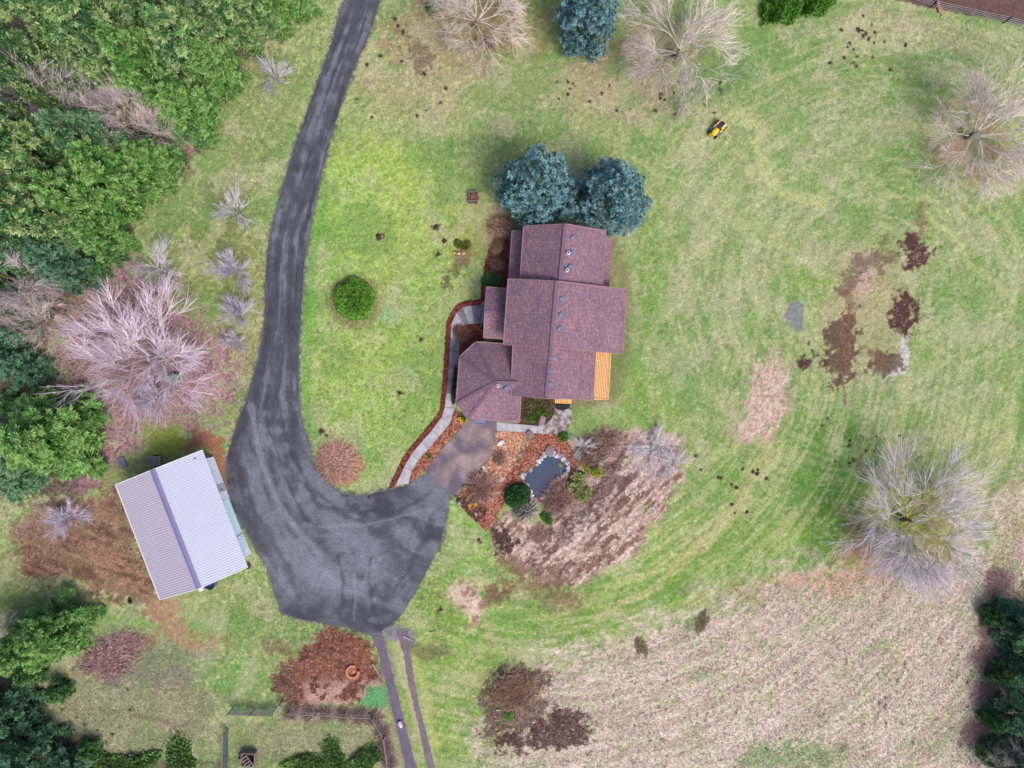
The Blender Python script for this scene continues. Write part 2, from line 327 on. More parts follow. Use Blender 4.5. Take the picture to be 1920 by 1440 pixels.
def ground_colour(X, Y):
    wx = X+(fbm(X/40, Y/40, 1)-.5)*34; wy = Y+(fbm(X/40, Y/40, 5)-.5)*34
    n1 = fbm(X/150, Y/150, 2); n2 = fbm(X/45, Y/45, 3); n3 = fbm(X/12, Y/12, 4, 3); n4 = vn(X/3.4, Y/3.4, 6); n5 = vn(X/1.9, Y/1.9, 9)
    C = np.zeros(X.shape+(3,))
    def setm(m, col):
        C[:] = C*(1-m[..., None])+lin(col)*m[..., None]
    C[:] = lin((154, 168, 110))
    setm(sst(.42, .62, n1*.5+n2*.3+n3*.2+.06)*.8, (136, 162, 100))
    setm(sst(.50, .66, n2*.6+n3*.4)*.6, (176, 176, 140))
    setm(sst(.52, .68, fbm(X/70, Y/70, 7)*.7+n3*.3)*.55, (98, 138, 74))
    # --- broad tints: (cx, cy, rx, ry, rotation, colour, strength, break-up)
    T = [(720, 560, 190, 380, 0, (152, 180, 98), .8, .5), (690, 350, 110, 90, 0, (172, 198, 92), .6, .8), (780, 460, 130, 90, 0, (164, 188, 98), .5, .8), (780, 180, 120, 90, 0, (164, 172, 118), .6, .6),
         (640, 420, 60, 120, 0, (140, 182, 86), .5, .7), (900, 420, 60, 60, 0, (146, 156, 66), .7, .4), (720, 720, 130, 100, 0, (152, 182, 86), .5, .6),
         (850, 60, 130, 80, 0, (160, 132, 108), .75, .6), (980, 50, 90, 70, 0, (150, 122, 88), .6, .6), (820, 150, 170, 60, 0, (172, 162, 126), .6, .6),
         (1190, 120, 150, 80, 0, (164, 142, 124), .75, .6), (1110, 170, 190, 45, 0, (170, 162, 126), .6, .6), (1250, 190, 120, 40, 0, (156, 150, 122), .6, .7),
         (1340, 150, 80, 40, -30, (92, 132, 78), .75, .5), (1480, 100, 90, 120, 0, (124, 152, 92), .6, .5), (1780, 150, 90, 70, 0, (104, 140, 88), .6, .5),
         (1640, 60, 90, 40, 10, (176, 170, 134), .7, .5), (1760, 60, 160, 26, 14, (170, 160, 132), .5, .5), (1800, 250, 80, 60, 0, (176, 142, 122), .85, .5), (1860, 320, 60, 30, 0, (160, 128, 112), .5, .5),
         (1680, 240, 80, 120, 0, (112, 150, 76), .6, .5), (1560, 250, 120, 90, 0, (160, 168, 122), .5, .5), (1430, 420, 160, 120, 0, (160, 172, 120), .5, .5),
         (1300, 520, 120, 150, 0, (150, 166, 112), .5, .6), (1230, 560, 40, 200, 0, (116, 156, 72), .6, .5), (1200, 760, 90, 70, 0, (126, 162, 74), .6, .5),
         (1600, 600, 120, 150, 0, (160, 156, 116), .5, .7), (1520, 560, 50, 60, 0, (118, 160, 62), .6, .6), (1860, 560, 120, 160, 0, (148, 166, 112), .5, .5),
         (1700, 780, 190, 110, 0, (156, 168, 124), .6, .5), (1560, 890, 80, 110, 30, (82, 134, 52), .95, .4), (1565, 990, 60, 100, 10, (76, 128, 48), .95, .4),
         (1400, 900, 70, 130, 30, (132, 162, 84), .55, .5), (1310, 1000, 100, 60, -38, (142, 166, 90), .6, .5), (1180, 1120, 150, 50, -22, (128, 164, 74), .7, .5), (1380, 1060, 170, 40, -30, (112, 156, 62), .75, .4),
         (1830, 900, 120, 60, 0, (140, 156, 110), .5, .5), (1880, 960, 60, 50, -40, (186, 162, 140), .75, .5), (1690, 1010, 110, 90, 0, (150, 122, 106), .7, .6),
         (1620, 1050, 60, 40, 0, (196, 136, 118), .7, .6), (1560, 1085, 200, 22, -8, (192, 142, 120), .5, .6),
         (480, 200, 80, 170, 15, (134, 150, 96), .7, .5), (450, 100, 60, 60, 0, (160, 158, 120), .5, .5), (360, 400, 90, 70, -30, (112, 134, 84), .7, .5), (430, 480, 70, 110, 0, (120, 136, 70), .7, .5),
         (470, 560, 26, 120, 0, (158, 152, 106), .6, .6), (300, 560, 90, 50, 0, (112, 122, 70), .6, .6), (410, 700, 60, 90, 0, (164, 142, 120), .6, .7),
         (420, 790, 40, 40, 0, (150, 164, 100), .7, .4), (900, 880, 60, 60, 0, (128, 170, 80), .3, .4),
         (880, 1000, 60, 80, 0, (130, 172, 84), .75, .4), (820, 1250, 120, 170, 0, (132, 164, 76), .7, .5), (960, 1150, 120, 60, -15, (124, 164, 74), .6, .5), (800, 1330, 40, 110, 0, (122, 156, 62), .6, .5),
         (470, 1120, 90, 60, 0, (124, 152, 84), .75, .5), (430, 1200, 110, 90, 0, (138, 154, 98), .6, .5), (450, 1280, 80, 40, 0, (106, 152, 72), .75, .4), (380, 1100, 60, 40, 0, (146, 156, 104), .6, .5),
         (200, 1310, 200, 110, 0, (166, 164, 134), .7, .8), (280, 1240, 90, 60, 0, (136, 128, 120), .8, .6), (120, 1360, 110, 60, 0, (142, 138, 112), .6, .6), (330, 1330, 60, 60, 0, (138, 128, 108), .6, .6),
         (590, 1385, 160, 50, 0, (164, 164, 124), .85, .4), (600, 1430, 170, 18, 0, (92, 122, 58), .8, .4), (30, 1090, 60, 60, 0, (132, 136, 92), .8, .5),
         (1060, 1130, 50, 22, -20, (126, 92, 82), .55, .7), (940, 1105, 26, 18, 0, (122, 86, 76), .6, .6)]
    for cx, cy, rx, ry, ro, c, st, br in T:
        ca, sa = math.cos(R(ro)), math.sin(R(ro)); dx = wx-cx; dy = wy-cy
        u = (dx*ca+dy*sa)/rx; v = (-dx*sa+dy*ca)/ry; g = np.exp(-(u*u+v*v)*.8)
        m = sst(.25, .65, g+(n3-.5)*br*.9+(n2-.5)*br*.7)*st
        setm(m, c)
    # lawn: pale straw flecks, bright yellow-green flecks, darker tufts, all patchy
    q1 = fbm(X/26, Y/26, 12, 3); n6 = vn(X/5.5+n2*3, Y/5.5, 13)
    setm(sst(.56, .74, n4*.4+n6*.35+q1*.25)*.42, (204, 200, 168))
    setm(sst(.58, .74, n5*.4+n6*.3+n2*.3)*.42*(.2+.8*sst(1050, 850, X)), (190, 214, 110))
    setm(sst(.44, .24, n4*.45+n6*.35+q1*.2)*.45, (88, 120, 70))
    setm(sst(.54, .70, fbm(X/18, Y/18, 14, 3)*.6+n5*.4)*.25, (176, 156, 130))
    setm(sst(.52, .66, fbm(X/55+n3, Y/55, 9))*.5, (112, 152, 80)); setm(sst(.55, .68, fbm(X/48, Y/48+n3, 15))*.45, (186, 182, 148))
    rb = np.hypot(X-1650, Y-520); tb = np.arctan2(Y-520, X-1650); s2 = vn(rb/10, tb*4, 2)*.6+vn(rb/4.5, tb*9, 3)*.4; wr = sst(1180, 1300, X)*sst(1000, 850, Y)
    setm(sst(.55, .7, s2)*.35*wr, (184, 188, 142)); setm(sst(.42, .28, s2)*.3*wr, (108, 146, 80))
    # mown arcs concentric with the field
    ra = np.hypot(X-FIELDC[0], Y-FIELDC[1]); th = np.arctan2(Y-FIELDC[1], X-FIELDC[0])
    sn = vn(ra/7.5, th*7, 8)*.55+vn(ra/3.2, th*17, 10)*.45
    sw = sst(300, 420, ra)*sst(760, 700, Y*-1+2*720) if False else sst(330, 430, ra)*sst(-.1, .25, th)*sst(2.2, 1.7, th)
    setm(sst(.52, .68, sn)*.45*sw, (182, 186, 128)); setm(sst(.46, .32, sn)*.4*sw, (98, 142, 60))
    # yellow tyre trails
    for ln, w, c, st in [([(1180, 300), (1290, 350), (1400, 440), (1560, 520)], 4, (190, 190, 146), .4), ([(1240, 420), (1330, 560), (1360, 700)], 5, (186, 188, 140), .3), ([(1900, 640), (1800, 690), (1730, 640), (1740, 540), (1800, 470)], 5, (192, 192, 150), .4), ([(1740, 760), (1820, 720), (1910, 740)], 5, (190, 190, 150), .3), ([(1200, 1080), (1330, 990), (1450, 860), (1500, 730)], 5, (194, 188, 144), .45), ([(1380, 210), (1420, 235), (1428, 290), (1440, 340), (1480, 370), (1540, 385)], 9, (188, 192, 132), .6), ([(1400, 270), (1410, 330), (1450, 370)], 5, (182, 188, 132), .4),
                         ([(1600, 385), (1700, 368), (1800, 395), (1870, 450), (1900, 520), (1890, 590), (1850, 600)], 5, (188, 190, 142), .4), ([(1730, 400), (1790, 440), (1840, 500), (1880, 545)], 6, (190, 188, 134), .5),
                         ([(1480, 700), (1430, 850), (1340, 1000), (1240, 1090), (1120, 1160)], 7, (190, 182, 130), .5), ([(1290, 330), (1400, 420), (1480, 470)], 6, (176, 180, 124), .4),
                         ([(775, 1190), (800, 1300), (812, 1400)], 6, (186, 188, 124), .55), ([(890, 1180), (905, 1130), (925, 1215)], 5, (186, 170, 140), .5)]:
        d = lsd(wx, wy, ln); setm(sst(w*1.6, w*.3, d+(n3-.5)*w*2)*st, c)
    def area(poly, col, st=1.0, soft=6, amp=30, warp=True, extra=None):
        p = np.array(poly, float); x0, y0 = p.min(0)-80; x1, y1 = p.max(0)+80
        k = (X > x0) & (X < x1) & (Y > y0) & (Y < y1)
        if not k.any(): return np.zeros(X.shape)
        d = psdf(wx[k] if warp else X[k], wy[k] if warp else Y[k], poly)+(n3[k]-.5)*amp+(n4[k]-.5)*amp*.4
        m = np.zeros(X.shape); m[k] = sst(soft, -soft, d)*st
        if extra is not None: m = m*extra
        setm(m, col); return m
    # forest floor and brush
    area([(-400, -400), (585, -400), (570, 20), (470, 95), (410, 150), (405, 240), (345, 320), (245, 400), (238, 470), (210, 520), (150, 560), (90, 620), (95, 720), (200, 760), (205, 850), (150, 930), (-400, 960)], (96, 86, 74), .9, 14, 50)
    area([(-400, 1420), (-400, 1180), (60, 1200), (80, 1330), (140, 1400), (420, 1436), (420, 1700), (-400, 1700)], (110, 98, 82), .9, 10, 40)
    area([(1920, 1010), (1890, 1040), (1872, 1120), (1850, 1180), (1838, 1260), (1820, 1340), (1790, 1440), (1790, 1700), (2400, 1700), (2400, 900)], (104, 78, 76), .95, 10, 40)
    area([(1660, -300), (1672, -2), (1740, 14), (1830, 30), (1920, 46), (2100, 80), (2100, -300)], (108, 78, 80), .95, 3, 6, False)
    # pink fallen leaves
    m = area([(90, 600), (130, 560), (190, 520), (240, 500), (300, 560), (360, 600), (425, 650), (445, 720), (420, 770), (370, 800), (300, 805), (240, 840), (190, 870), (150, 930), (120, 920), (190, 800), (180, 740), (100, 720)], (158, 118, 132), .72, 30, 130)
    setm(sst(.5, .7, n5)*m*.8, (206, 158, 170)); setm(sst(.45, .3, n5*.6+n4*.4)*m*.8, (104, 66, 84))
    area([(270, 800), (330, 795), (358, 825), (350, 852), (290, 860), (268, 845)], (136, 152, 56), .85, 6, 26)
    area([(345, 830), (372, 795), (378, 812), (410, 815), (430, 860), (432, 920), (418, 930), (400, 860), (375, 842), (330, 856)], (158, 104, 82), .85, 5, 20)
    area([(190, 870), (260, 850), (345, 845), (340, 880), (230, 905), (190, 930)], (130, 138, 84), .7, 6, 40)
    # dirt by the barn
    m = area([(15, 990), (60, 965), (150, 930), (215, 905), (240, 960), (300, 1115), (330, 1180), (290, 1150), (240, 1130), (205, 1120), (150, 1090), (100, 1100), (40, 1070)], (136, 102, 88), .85, 16, 60)
    setm(sst(.5, .64, vn((X+Y*.45)/70, (Y-X*.45)/6, 12)*.5+n3*.5)*m*.7, (176, 134, 112)); setm(sst(.47, .34, vn((X+Y*.4)/60, (Y-X*.4)/8, 13)*.6+n3*.4)*m*.7, (98, 64, 54))
    area([(60, 950), (130, 925), (170, 950), (140, 1000), (70, 1000), (20, 990)], (158, 130, 126), .5, 8, 50)
    area([(290, 1120), (330, 1118), (360, 1190), (400, 1225), (350, 1222), (320, 1190), (285, 1150)], (172, 134, 112), .8, 10, 50)
    area([(272, 1185), (298, 1180), (292, 1206), (276, 1206)], (150, 100, 80), .6, 5, 20)
    area([(350, 1160), (430, 1190), (440, 1210), (370, 1205)], (152, 122, 92), .45, 6, 40)
    area([(500, 1200), (540, 1192), (545, 1230), (500, 1228)], (116, 94, 74), .6, 6, 30)
    m = area([(175, 1205), (230, 1195), (240, 1260), (215, 1290), (180, 1270)], (126, 98, 112), .7, 8, 40)
    # straw patch, berm, field
    m = area(PATCH, (212, 188, 172), .9, 10, 50); setm(sst(.5, .38, n3*.5+n4*.5)*m*.6, (150, 116, 100))
    m = area(BERM, (190, 160, 150), .95, 6, 26)
    st_ = vn((X+Y)/9, (Y-X)/42, 14)*.6+n3*.4
    setm(sst(.54, .42, st_)*m*.85, (118, 84, 74)); setm(sst(.54, .68, vn((X+Y)/7, (Y-X)/50, 11)*.6+n4*.4)*m*.85, (224, 204, 192)); setm(sst(.62, .75, n2)*m*.4, (140, 152, 92))
    area([(1085, 950), (1130, 890), (1170, 850), (1185, 865), (1140, 930), (1095, 985), (1050, 1020), (1040, 1000)], (104, 74, 68), .7, 8, 40)
    area([(1190, 812), (1270, 815), (1278, 860), (1240, 880), (1235, 920), (1190, 870)], (196, 176, 178), .7, 8, 40)
    area([(930, 1040), (990, 1050), (1080, 1055), (1060, 1100), (1010, 1100), (950, 1070)], (122, 88, 76), .6, 8, 50)
    area([(960, 1075), (1060, 1090), (1100, 1130), (1040, 1140), (980, 1110), (930, 1120), (920, 1100)], (126, 96, 80), .55, 8, 60)
    m = area(FIELD, (216, 192, 182), .84, 40, 150)
    setm(sst(.45, .57, sn*.4+n3*.25+n2*.35)*m*.7, (152, 174, 108)); setm(sst(.55, .68, n1*.6+n2*.4)*m*.4, (124, 158, 84)); setm(sst(.53, .66, sn)*m*.6, (236, 216, 208)); setm(sst(.44, .33, sn*.8+n3*.2)*m*.4, (156, 136, 118))
    setm(sst(.30, .18, n4*.5+n5*.2+n3*.3)*m*.7, (84, 76, 62)); setm(sst(.55, .68, n4*.5+n5*.5)*m*.4, (232, 214, 204))
    area([(1400, 1395), (1500, 1398), (1590, 1400), (1560, 1440), (1380, 1440)], (98, 146, 66), .6, 8, 60)
    area([(1480, 1080), (1640, 1062), (1700, 1090), (1560, 1120), (1460, 1110)], (196, 150, 130), .5, 8, 60)
    area([(1855, 1120), (1870, 1040), (1905, 960), (1920, 990), (1880, 1080), (1868, 1150)], (166, 160, 108), .6, 6, 30)
    m = area([(845, 1095), (870, 1085), (900, 1100), (915, 1130), (900, 1160), (880, 1165), (862, 1145), (838, 1120)], (210, 186, 168), .92, 5, 24); setm(sst(.5, .38, n3)*m*.8, (128, 92, 80))
    area([(915, 1100), (950, 1095), (955, 1130), (925, 1135)], (118, 90, 74), .7, 6, 30)
    # right hand soil
    m = area([(1560, 560), (1600, 470), (1690, 450), (1700, 640), (1690, 700), (1560, 720)], (180, 164, 132), .45, 14, 90)
    m = area([(1598, 470), (1640, 462), (1640, 520), (1610, 560), (1590, 540)], (190, 164, 148), .8, 6, 40)
    area([(1690, 640), (1702, 625), (1702, 690), (1672, 720), (1670, 700)], (206, 200, 202), .8, 4, 30)
    for p, st in SOILS:
        m = area(p, (86, 62, 58), st, 5, 46); setm(sst(.58, .72, n5*.6+n3*.4)*m*.6, (176, 142, 128))
    for ln, w in [([(1585, 540), (1600, 590), (1580, 700)], 7), ([(1600, 620), (1640, 670), (1650, 690)], 5), ([(1640, 480), (1655, 440)], 6), ([(1570, 720), (1578, 760)], 3), ([(1720, 440), (1725, 385)], 6)]:
        d = lsd(wx, wy, ln); setm(sst(w*1.4, w*.4, d+(n3-.5)*w*3)*.65, (122, 92, 74))
    # mulch pile south
    m = area(PILE, (128, 80, 66), .97, 5, 22)
    lo = sst(1262, 1290, Y)*sst(555, 585, X)
    setm(m*lo*sst(.42, .55, n3+.06), (190, 158, 146)); setm(m*sst(570, 540, X)*sst(1240, 1262, Y)*.8, (104, 84, 74)); setm(sst(.44, .3, n3)*m*.7, (84, 52, 46)); setm(sst(.62, .74, n5*.6+n4*.4)*m*.5, (200, 150, 130))
    area([(690, 1292), (722, 1282), (730, 1320), (700, 1332), (682, 1328)], (88, 160, 104), .85, 5, 16)
    # vines along the garden fence
    d = lsd(wx, wy, [(540, 1336), (620, 1338), (712, 1346), (724, 1376), (734, 1430)]); setm(sst(16, 4, d+(n3-.5)*20)*.6, (170, 148, 134))
    d = lsd(wx, wy, [(250, 1345), (310, 1356), (360, 1350)]); setm(sst(6, 1, d+(n3-.5)*10)*.6, (112, 84, 78))
    # rutted track, softened on both sides
    for ln, w, c, st in [([(716, 1180), (722, 1230), (738, 1320), (760, 1400), (778, 1480)], 14, (132, 120, 112), .6), ([(745, 1190), (760, 1250), (776, 1330), (800, 1400), (818, 1480)], 9, (186, 172, 140), .6), ([(700, 1170), (740, 1185), (772, 1198)], 16, (132, 128, 150), .8), ([(770, 1215), (800, 1222), (830, 1215)], 16, (104, 92, 72), .6)]:
        d = lsd(wx*.3+X*.7, wy*.3+Y*.7, ln); setm(sst(w*1.3, w*.5, d+(n3-.5)*w)*st, c)
    # small brown marks in the lawn
    for cx, cy, r in MARKS:
        k = (abs(X-cx) < r*4) & (abs(Y-cy) < r*4)
        if k.any():
            d = np.hypot(X[k]-cx, Y[k]-cy)+(n4[k]-.5)*r*1.6+(n3[k]-.5)*r; mm = np.zeros(X.shape); mm[k] = sst(r*1.3, r*.5, d)*.8; setm(mm, (84, 66, 58))
    area([(1476, 575), (1490, 568), (1504, 574), (1506, 606), (1494, 626), (1480, 615), (1474, 600)], (124, 130, 140), .8, 4, 10)
    area([(716, 578), (740, 574), (752, 590), (740, 606), (718, 602)], (138, 178, 128), .6, 6, 12)
    d = np.hypot((X-665)/1.05, Y-566); setm(sst(56, 44, d+(n3-.5)*16)*.6, (128, 110, 88))
    d = np.hypot((X-636), (Y-872)/.85); setm(sst(52, 42, d+(n3-.5)*14)*.9, (178, 132, 110))
    area([(845, 462), (884, 462), (890, 492), (866, 500), (848, 486)], (140, 112, 92), .75, 4, 16)
    d = lsd(X, Y, [(938, 395), (930, 430), (925, 460)]); setm(sst(24, 10, d+(n3-.5)*18)*.75, (184, 158, 134))
    # gravel spill beside the road, brighter grass beyond it
    d = psdf(X+(n3-.5)*6, Y+(n3-.5)*6, ROAD_POLY)
    setm(sst(18, 4, abs(d-12))*sst(540, 580, X)*sst(900, 700, Y)*sst(330, 420, Y)*.55, (92, 158, 64))
    setm(sst(7, 0, d+(n4-.5)*7)*.9, (104, 98, 106))
    # worn edges beside house, walk, barn
    d = psdf(X, Y, [(955, 430), (1145, 440), (1178, 545), (1170, 665), (1148, 750), (1075, 760), (950, 640)]); setm(sst(16, 2, d+(n3-.5)*16)*.45, (112, 96, 70))
    return C*1.12
MARKS = [(rnd.uniform(1020, 1400), rnd.uniform(150, 215), rnd.uniform(2, 4)) for _ in range(34)]
MARKS += [(x, y, r) for x, y, r in [(740, 34, 4), (746, 48, 4), (756, 60, 5), (714, 105, 4), (688, 121, 4), (754, 114, 3), (796, 138, 6), (836, 166, 4), (825, 192, 4), (800, 207, 3), (782, 217, 4), (698, 220, 3), (669, 185, 3), (710, 444, 9), (817, 425, 7), (833, 452, 5), (822, 476, 6), (790, 637, 4), (750, 737, 6), (602, 808, 6), (613, 817, 4), (692, 932, 4), (898, 1012, 4), (827, 1143, 6)]]
MARKS += [(rnd.gauss(1600, 50), rnd.gauss(90, 30), rnd.uniform(2, 4)) for _ in range(26)]
MARKS += [(rnd.gauss(1585, 38), rnd.gauss(850, 28), rnd.uniform(2, 3.5)) for _ in range(16)]
MARKS += [(rnd.gauss(1380, 40), rnd.gauss(910, 50), rnd.uniform(2.5, 5)) for _ in range(14)]
MARKS += [(rnd.gauss(120, 70), rnd.gauss(1335, 26), rnd.uniform(2, 4.5)) for _ in range(20)]
MARKS += [(rnd.uniform(1150, 1830), rnd.uniform(1230, 1420), rnd.uniform(1.5, 3.2)) for _ in range(120)]
MARKS += [(1600+rnd.uniform(-3, 60), 1+rnd.uniform(55, 80), 4) for _ in range(7)]
# height: smooth mounds plus small relief away from paving
def mounds(X, Y):
    z = np.zeros(np.shape(X))
    for cx, cy, rx, ry, h in [(1170, 950, 80, 90, .7), (1100, 1000, 80, 60, .45), (610, 1230, 60, 40, .55), (600, 1295, 70, 24, .35), (965, 1300, 46, 40, .7), (1060, 1372, 50, 22, .3), (170, 1030, 90, 70, .3)]:
        z = z+h*np.exp(-((X-cx)/rx)**2-((Y-cy)/ry)**2)
    return z
HARD = [ROAD_POLY, [(680, 1165), (770, 1165), (835, 1480), (765, 1480), (700, 1250)], [(830, 560), (905, 560), (950, 400), (1200, 400), (1190, 760), (1085, 900), (1000, 1000), (800, 960), (720, 930), (700, 900), (830, 760)], [(215, 900), (390, 835), (480, 1060), (295, 1130)]]
def relief(X, Y):
    z = mounds(X, Y); k = np.ones(np.shape(X))
    for p in HARD: k = k*sst(0, 14, psdf(X, Y, p))
    z = z*k
    return z+k*((fbm(X/30, Y/30, 3)-.5)*.22+(fbm(X/5.5, Y/5.5, 7, 2)-.5)*.10)
def gz(px, py):
    return float(relief(np.array([float(px)]), np.array([float(py)]))[0])
def to_px(x, y): return x/S+960, 720-y/S
def smat(ln):     # strip from px outlines
    return [W(*p) for p in ln]

# ------------------------------------------------------------------ ground sheet
def axis(a, b, step):
    c = np.arange(a, b+step/2, step); o = np.array([2, 5, 10, 20, 40, 80, 160, 320, 700.])
    return np.concatenate([(c[0]-o)[::-1], c, c[-1]+o])
gx = axis(-57, 57, 0.14); gy = axis(-44, 44, 0.14)
GX, GY = np.meshgrid(gx, gy)
PX, PY = to_px(GX, GY)
CC = ground_colour(PX, PY); ZZ = relief(PX, PY)
dpond = psdf(PX, PY, POND); ZZ = ZZ-0.55*sst(3, -6, dpond)
nx, ny = len(gx), len(gy)
idx = np.arange(nx*ny).reshape(ny, nx)
F = np.stack([idx[:-1, :-1], idx[:-1, 1:], idx[1:, 1:], idx[1:, :-1]], -1).reshape(-1, 4)
gm = npmesh('ground', np.stack([GX, GY, ZZ], -1).reshape(-1, 3), F, CC.reshape(-1, 3), M['ground'], True)
tag(link('ground', gm), kind='structure')

# ------------------------------------------------------------------ gravel drive: lofted strip with streaks along it
def loft(Lp, Rp, nu, z, colf, name, m, jag=2.0):
    A = smooth_line(Lp, 14); B = smooth_line(Rp, 14); nv = len(A)
    u = np.linspace(0, 1, nu)[None, :, None]; P = A[:, None, :]*(1-u)+B[:, None, :]*u
    U = np.broadcast_to(u[..., 0], P.shape[:2]); V = np.broadcast_to(np.linspace(0, 1, nv)[:, None], P.shape[:2])
    e = (np.abs(U-.5)*2)**8; sgn = np.sign(U-.5)
    P = P.copy(); d = (B-A)/np.maximum(np.linalg.norm(B-A, axis=1, keepdims=True), 1)
    j = ((fbm(P[..., 0]/5, P[..., 1]/5, 5, 3)-.5)*jag*2.5)
    P += d[:, None, :]*(j*e*sgn)[..., None]
    Zz = np.full(P.shape[:2], z)
    C = colf(P[..., 0], P[..., 1], U, V)
    vv = np.stack([(P[..., 0]-960)*S, (720-P[..., 1])*S, Zz], -1).reshape(-1, 3)
    id_ = np.arange(nv*nu).reshape(nv, nu); f = np.stack([id_[:-1, :-1], id_[1:, :-1], id_[1:, 1:], id_[:-1, 1:]], -1).reshape(-1, 4)
    return npmesh(name, vv, f, C.reshape(-1, 3), m, True)
YARD = [([(470, 760), (485, 860), (530, 960), (600, 1040)], 9, (150, 152, 168), .5), ([(520, 740), (545, 850), (600, 950), (690, 985)], 8, (60, 60, 72), .6), ([(500, 760), (520, 870), (575, 975), (640, 1010)], 5, (64, 64, 76), .5),
        ([(560, 900), (640, 960), (740, 960), (815, 925)], 7, (58, 58, 70), .55), ([(600, 990), (700, 985), (790, 960)], 5, (148, 152, 166), .4), ([(450, 870), (480, 960), (540, 1060), (560, 1120)], 9, (66, 66, 78), .5),
        ([(640, 1140), (645, 1090), (632, 1040)], 4, (60, 60, 70), .6), ([(700, 1150), (690, 1090), (700, 1050)], 5, (62, 62, 72), .55), ([(740, 1110), (780, 1050), (812, 980)], 8, (64, 64, 76), .6), ([(660, 1160), (668, 1110), (662, 1070)], 3, (160, 164, 176), .4),
        ([(540, 1145), (600, 1150), (660, 1165)], 8, (66, 66, 76), .5), ([(436, 830), (452, 920), (480, 990)], 8, (60, 60, 72), .5)]
def road_col(X, Y, U, V):
    base = np.ones(X.shape+(1,))*lin((82, 84, 95)); n1 = fbm(X/60, Y/60, 2); n2 = fbm(X/16, Y/16, 5)
    yard = sst(760, 900, Y)
    # wheel streaks run along the strip
    k = vn(U*7+n1*1.5, V*14, 3)*.5+vn(U*17+n2, V*22, 4)*.25+n2*.25
    # turning sweeps in the yard: arcs round (900, 800)
    ra = np.hypot(X-880, Y-780); th = np.arctan2(Y-780, X-880)
    k2 = vn(ra/22+n2, th*2.2, 6)*.55+vn(ra/9, th*5, 7)*.2+n1*.35
    kk = k*(1-yard)+k2*yard
    def mixc(b, m, c): return b*(1-m[..., None])+lin(c)*m[..., None]
    base = mixc(base, sst(.48, .72, kk+(n2-.5)*.25)*.75, (124, 128, 142)); base = mixc(base, sst(.48, .26, kk+(n2-.5)*.25)*.8, (62, 62, 74))
    base = mixc(base, sst(.5, .7, n2)*.3*yard, (132, 138, 150)); base = mixc(base, np.exp(-((X-650)/90)**2-((Y-1070)/55)**2)*.55*sst(.3, .6, n1+n2*.4-.1), (150, 156, 172))
    for ln, w, c, st in YARD:
        d = lsd(X+(n1-.5)*22, Y+(n1-.5)*22, ln); base = mixc(base, sst(w, w*.2, d+(n2-.5)*w*1.6)*st, c)
    gr = vn(X*1.3, Y*1.3, 11); base = base*(.86+.28*gr)[..., None]; e = np.abs(U-.5)*2; base = mixc(base, sst(.90, 1.0, e+(n2-.5)*.1)*.5*(1-yard), (84, 80, 92))
    base = mixc(base, sst(.60, .40, vn(U*9, V*8, 8)*.5+n1*.5)*np.exp(-((Y-1130)/50)**2)*.45, (70, 70, 82))
    n4 = vn(X/1.8, Y/1.8, 9); base = base*(0.82+.36*n4)[..., None]
    return base
tag(link('gravel_road', loft(ROAD_L, ROAD_R, 90, 0.03, road_col, 'gravel_road', M['gravel'], 2.2)), kind='structure')
def track_col(c):
    def f(X, Y, U, V):
        n = fbm(X/6, Y/6, 4); return lin(c)*(.72+.56*n)[..., None]
    return f
tr = [loft([(684, 1172), (706, 1215), (721, 1270), (735, 1330), (750, 1395), (770, 1480)], [(712, 1172), (724, 1215), (738, 1270), (752, 1330), (770, 1395), (792, 1480)], 12, 0.022, track_col((112, 102, 124)), 'rut', M['gravel'], 2.0),
      loft([(740, 1178), (756, 1225), (764, 1270), (777, 1330), (792, 1395), (810, 1480)], [(765, 1178), (770, 1225), (776, 1270), (788, 1330), (805, 1395), (826, 1480)], 10, 0.022, track_col((124, 112, 122)), 'rut', M['gravel'], 2.0)]
dt = empty('dirt_track', (0, 0, 0)); tag(dt, kind='structure')
for me in tr: link('wheel_rut', me, dt)

# ------------------------------------------------------------------ concrete
apron = empty('driveway_apron', W(865, 850)); tag(apron, kind='structure')
ap0 = apron.location.copy()
def slab_quad(a, b, c, d, z0, z1, m, parent, name='slab', gap=0.03, off=None):
    pts = [W(*p) for p in (a, b, c, d)]; ce = sum(pts, Vector())/4
    pts = [p+(ce-p).normalized()*gap for p in pts]
    if off is not None: pts = [p-off for p in pts]
    mb = MB()
    ar = sum(pts[i].x*pts[(i+1) % 4].y-pts[(i+1) % 4].x*pts[i].y for i in range(4))
    if ar < 0: pts = pts[::-1]
    mb.prism(pts, z0, z1); return mb.build(name, m, parent)
for i in range(3):
    slab_quad(APRON_L[i], APRON_R[i], APRON_R[i+1], APRON_L[i+1], -.1, .07, M['apron'], apron, off=ap0)
walk = empty('walkway', W(845, 690)); tag(walk, kind='structure'); w0 = walk.location.copy()
for i, ((a, b), (c, d)) in enumerate(zip(WALK_J[:-1], WALK_J[1:])):
    k = 'concrete_dark' if i in (0, 2, 5, 6, 7, 8) else 'concrete'
    slab_quad(a, b, d, c, -.1, .08+.004*(i % 3), M[k], walk, off=w0, gap=0.035)
patio = empty('patio_path', W(1000, 800)); tag(patio, kind='structure'); p0 = patio.location.copy()
slab_quad(PATIO_A[0], PATIO_A[1], PATIO_A[2], PATIO_A[3], -.1, .08, M['concrete'], patio, off=p0, gap=.02)
mb = MB(); mb.prism([W(*p)-p0 for p in PATIO_B][::-1], -.1, .08); mb.build('slab', M['patio'], patio)
mb = MB(); c = W(1054, 765)-p0; pts = [(c.x+1.0*math.cos(t)*.9, c.y+.55-1.0*math.sin(t)*.8) for t in np.linspace(0, math.pi, 10)]
mb.prism(pts[::-1], .081, .10); mb.build('door_mat', M['black'], patio)

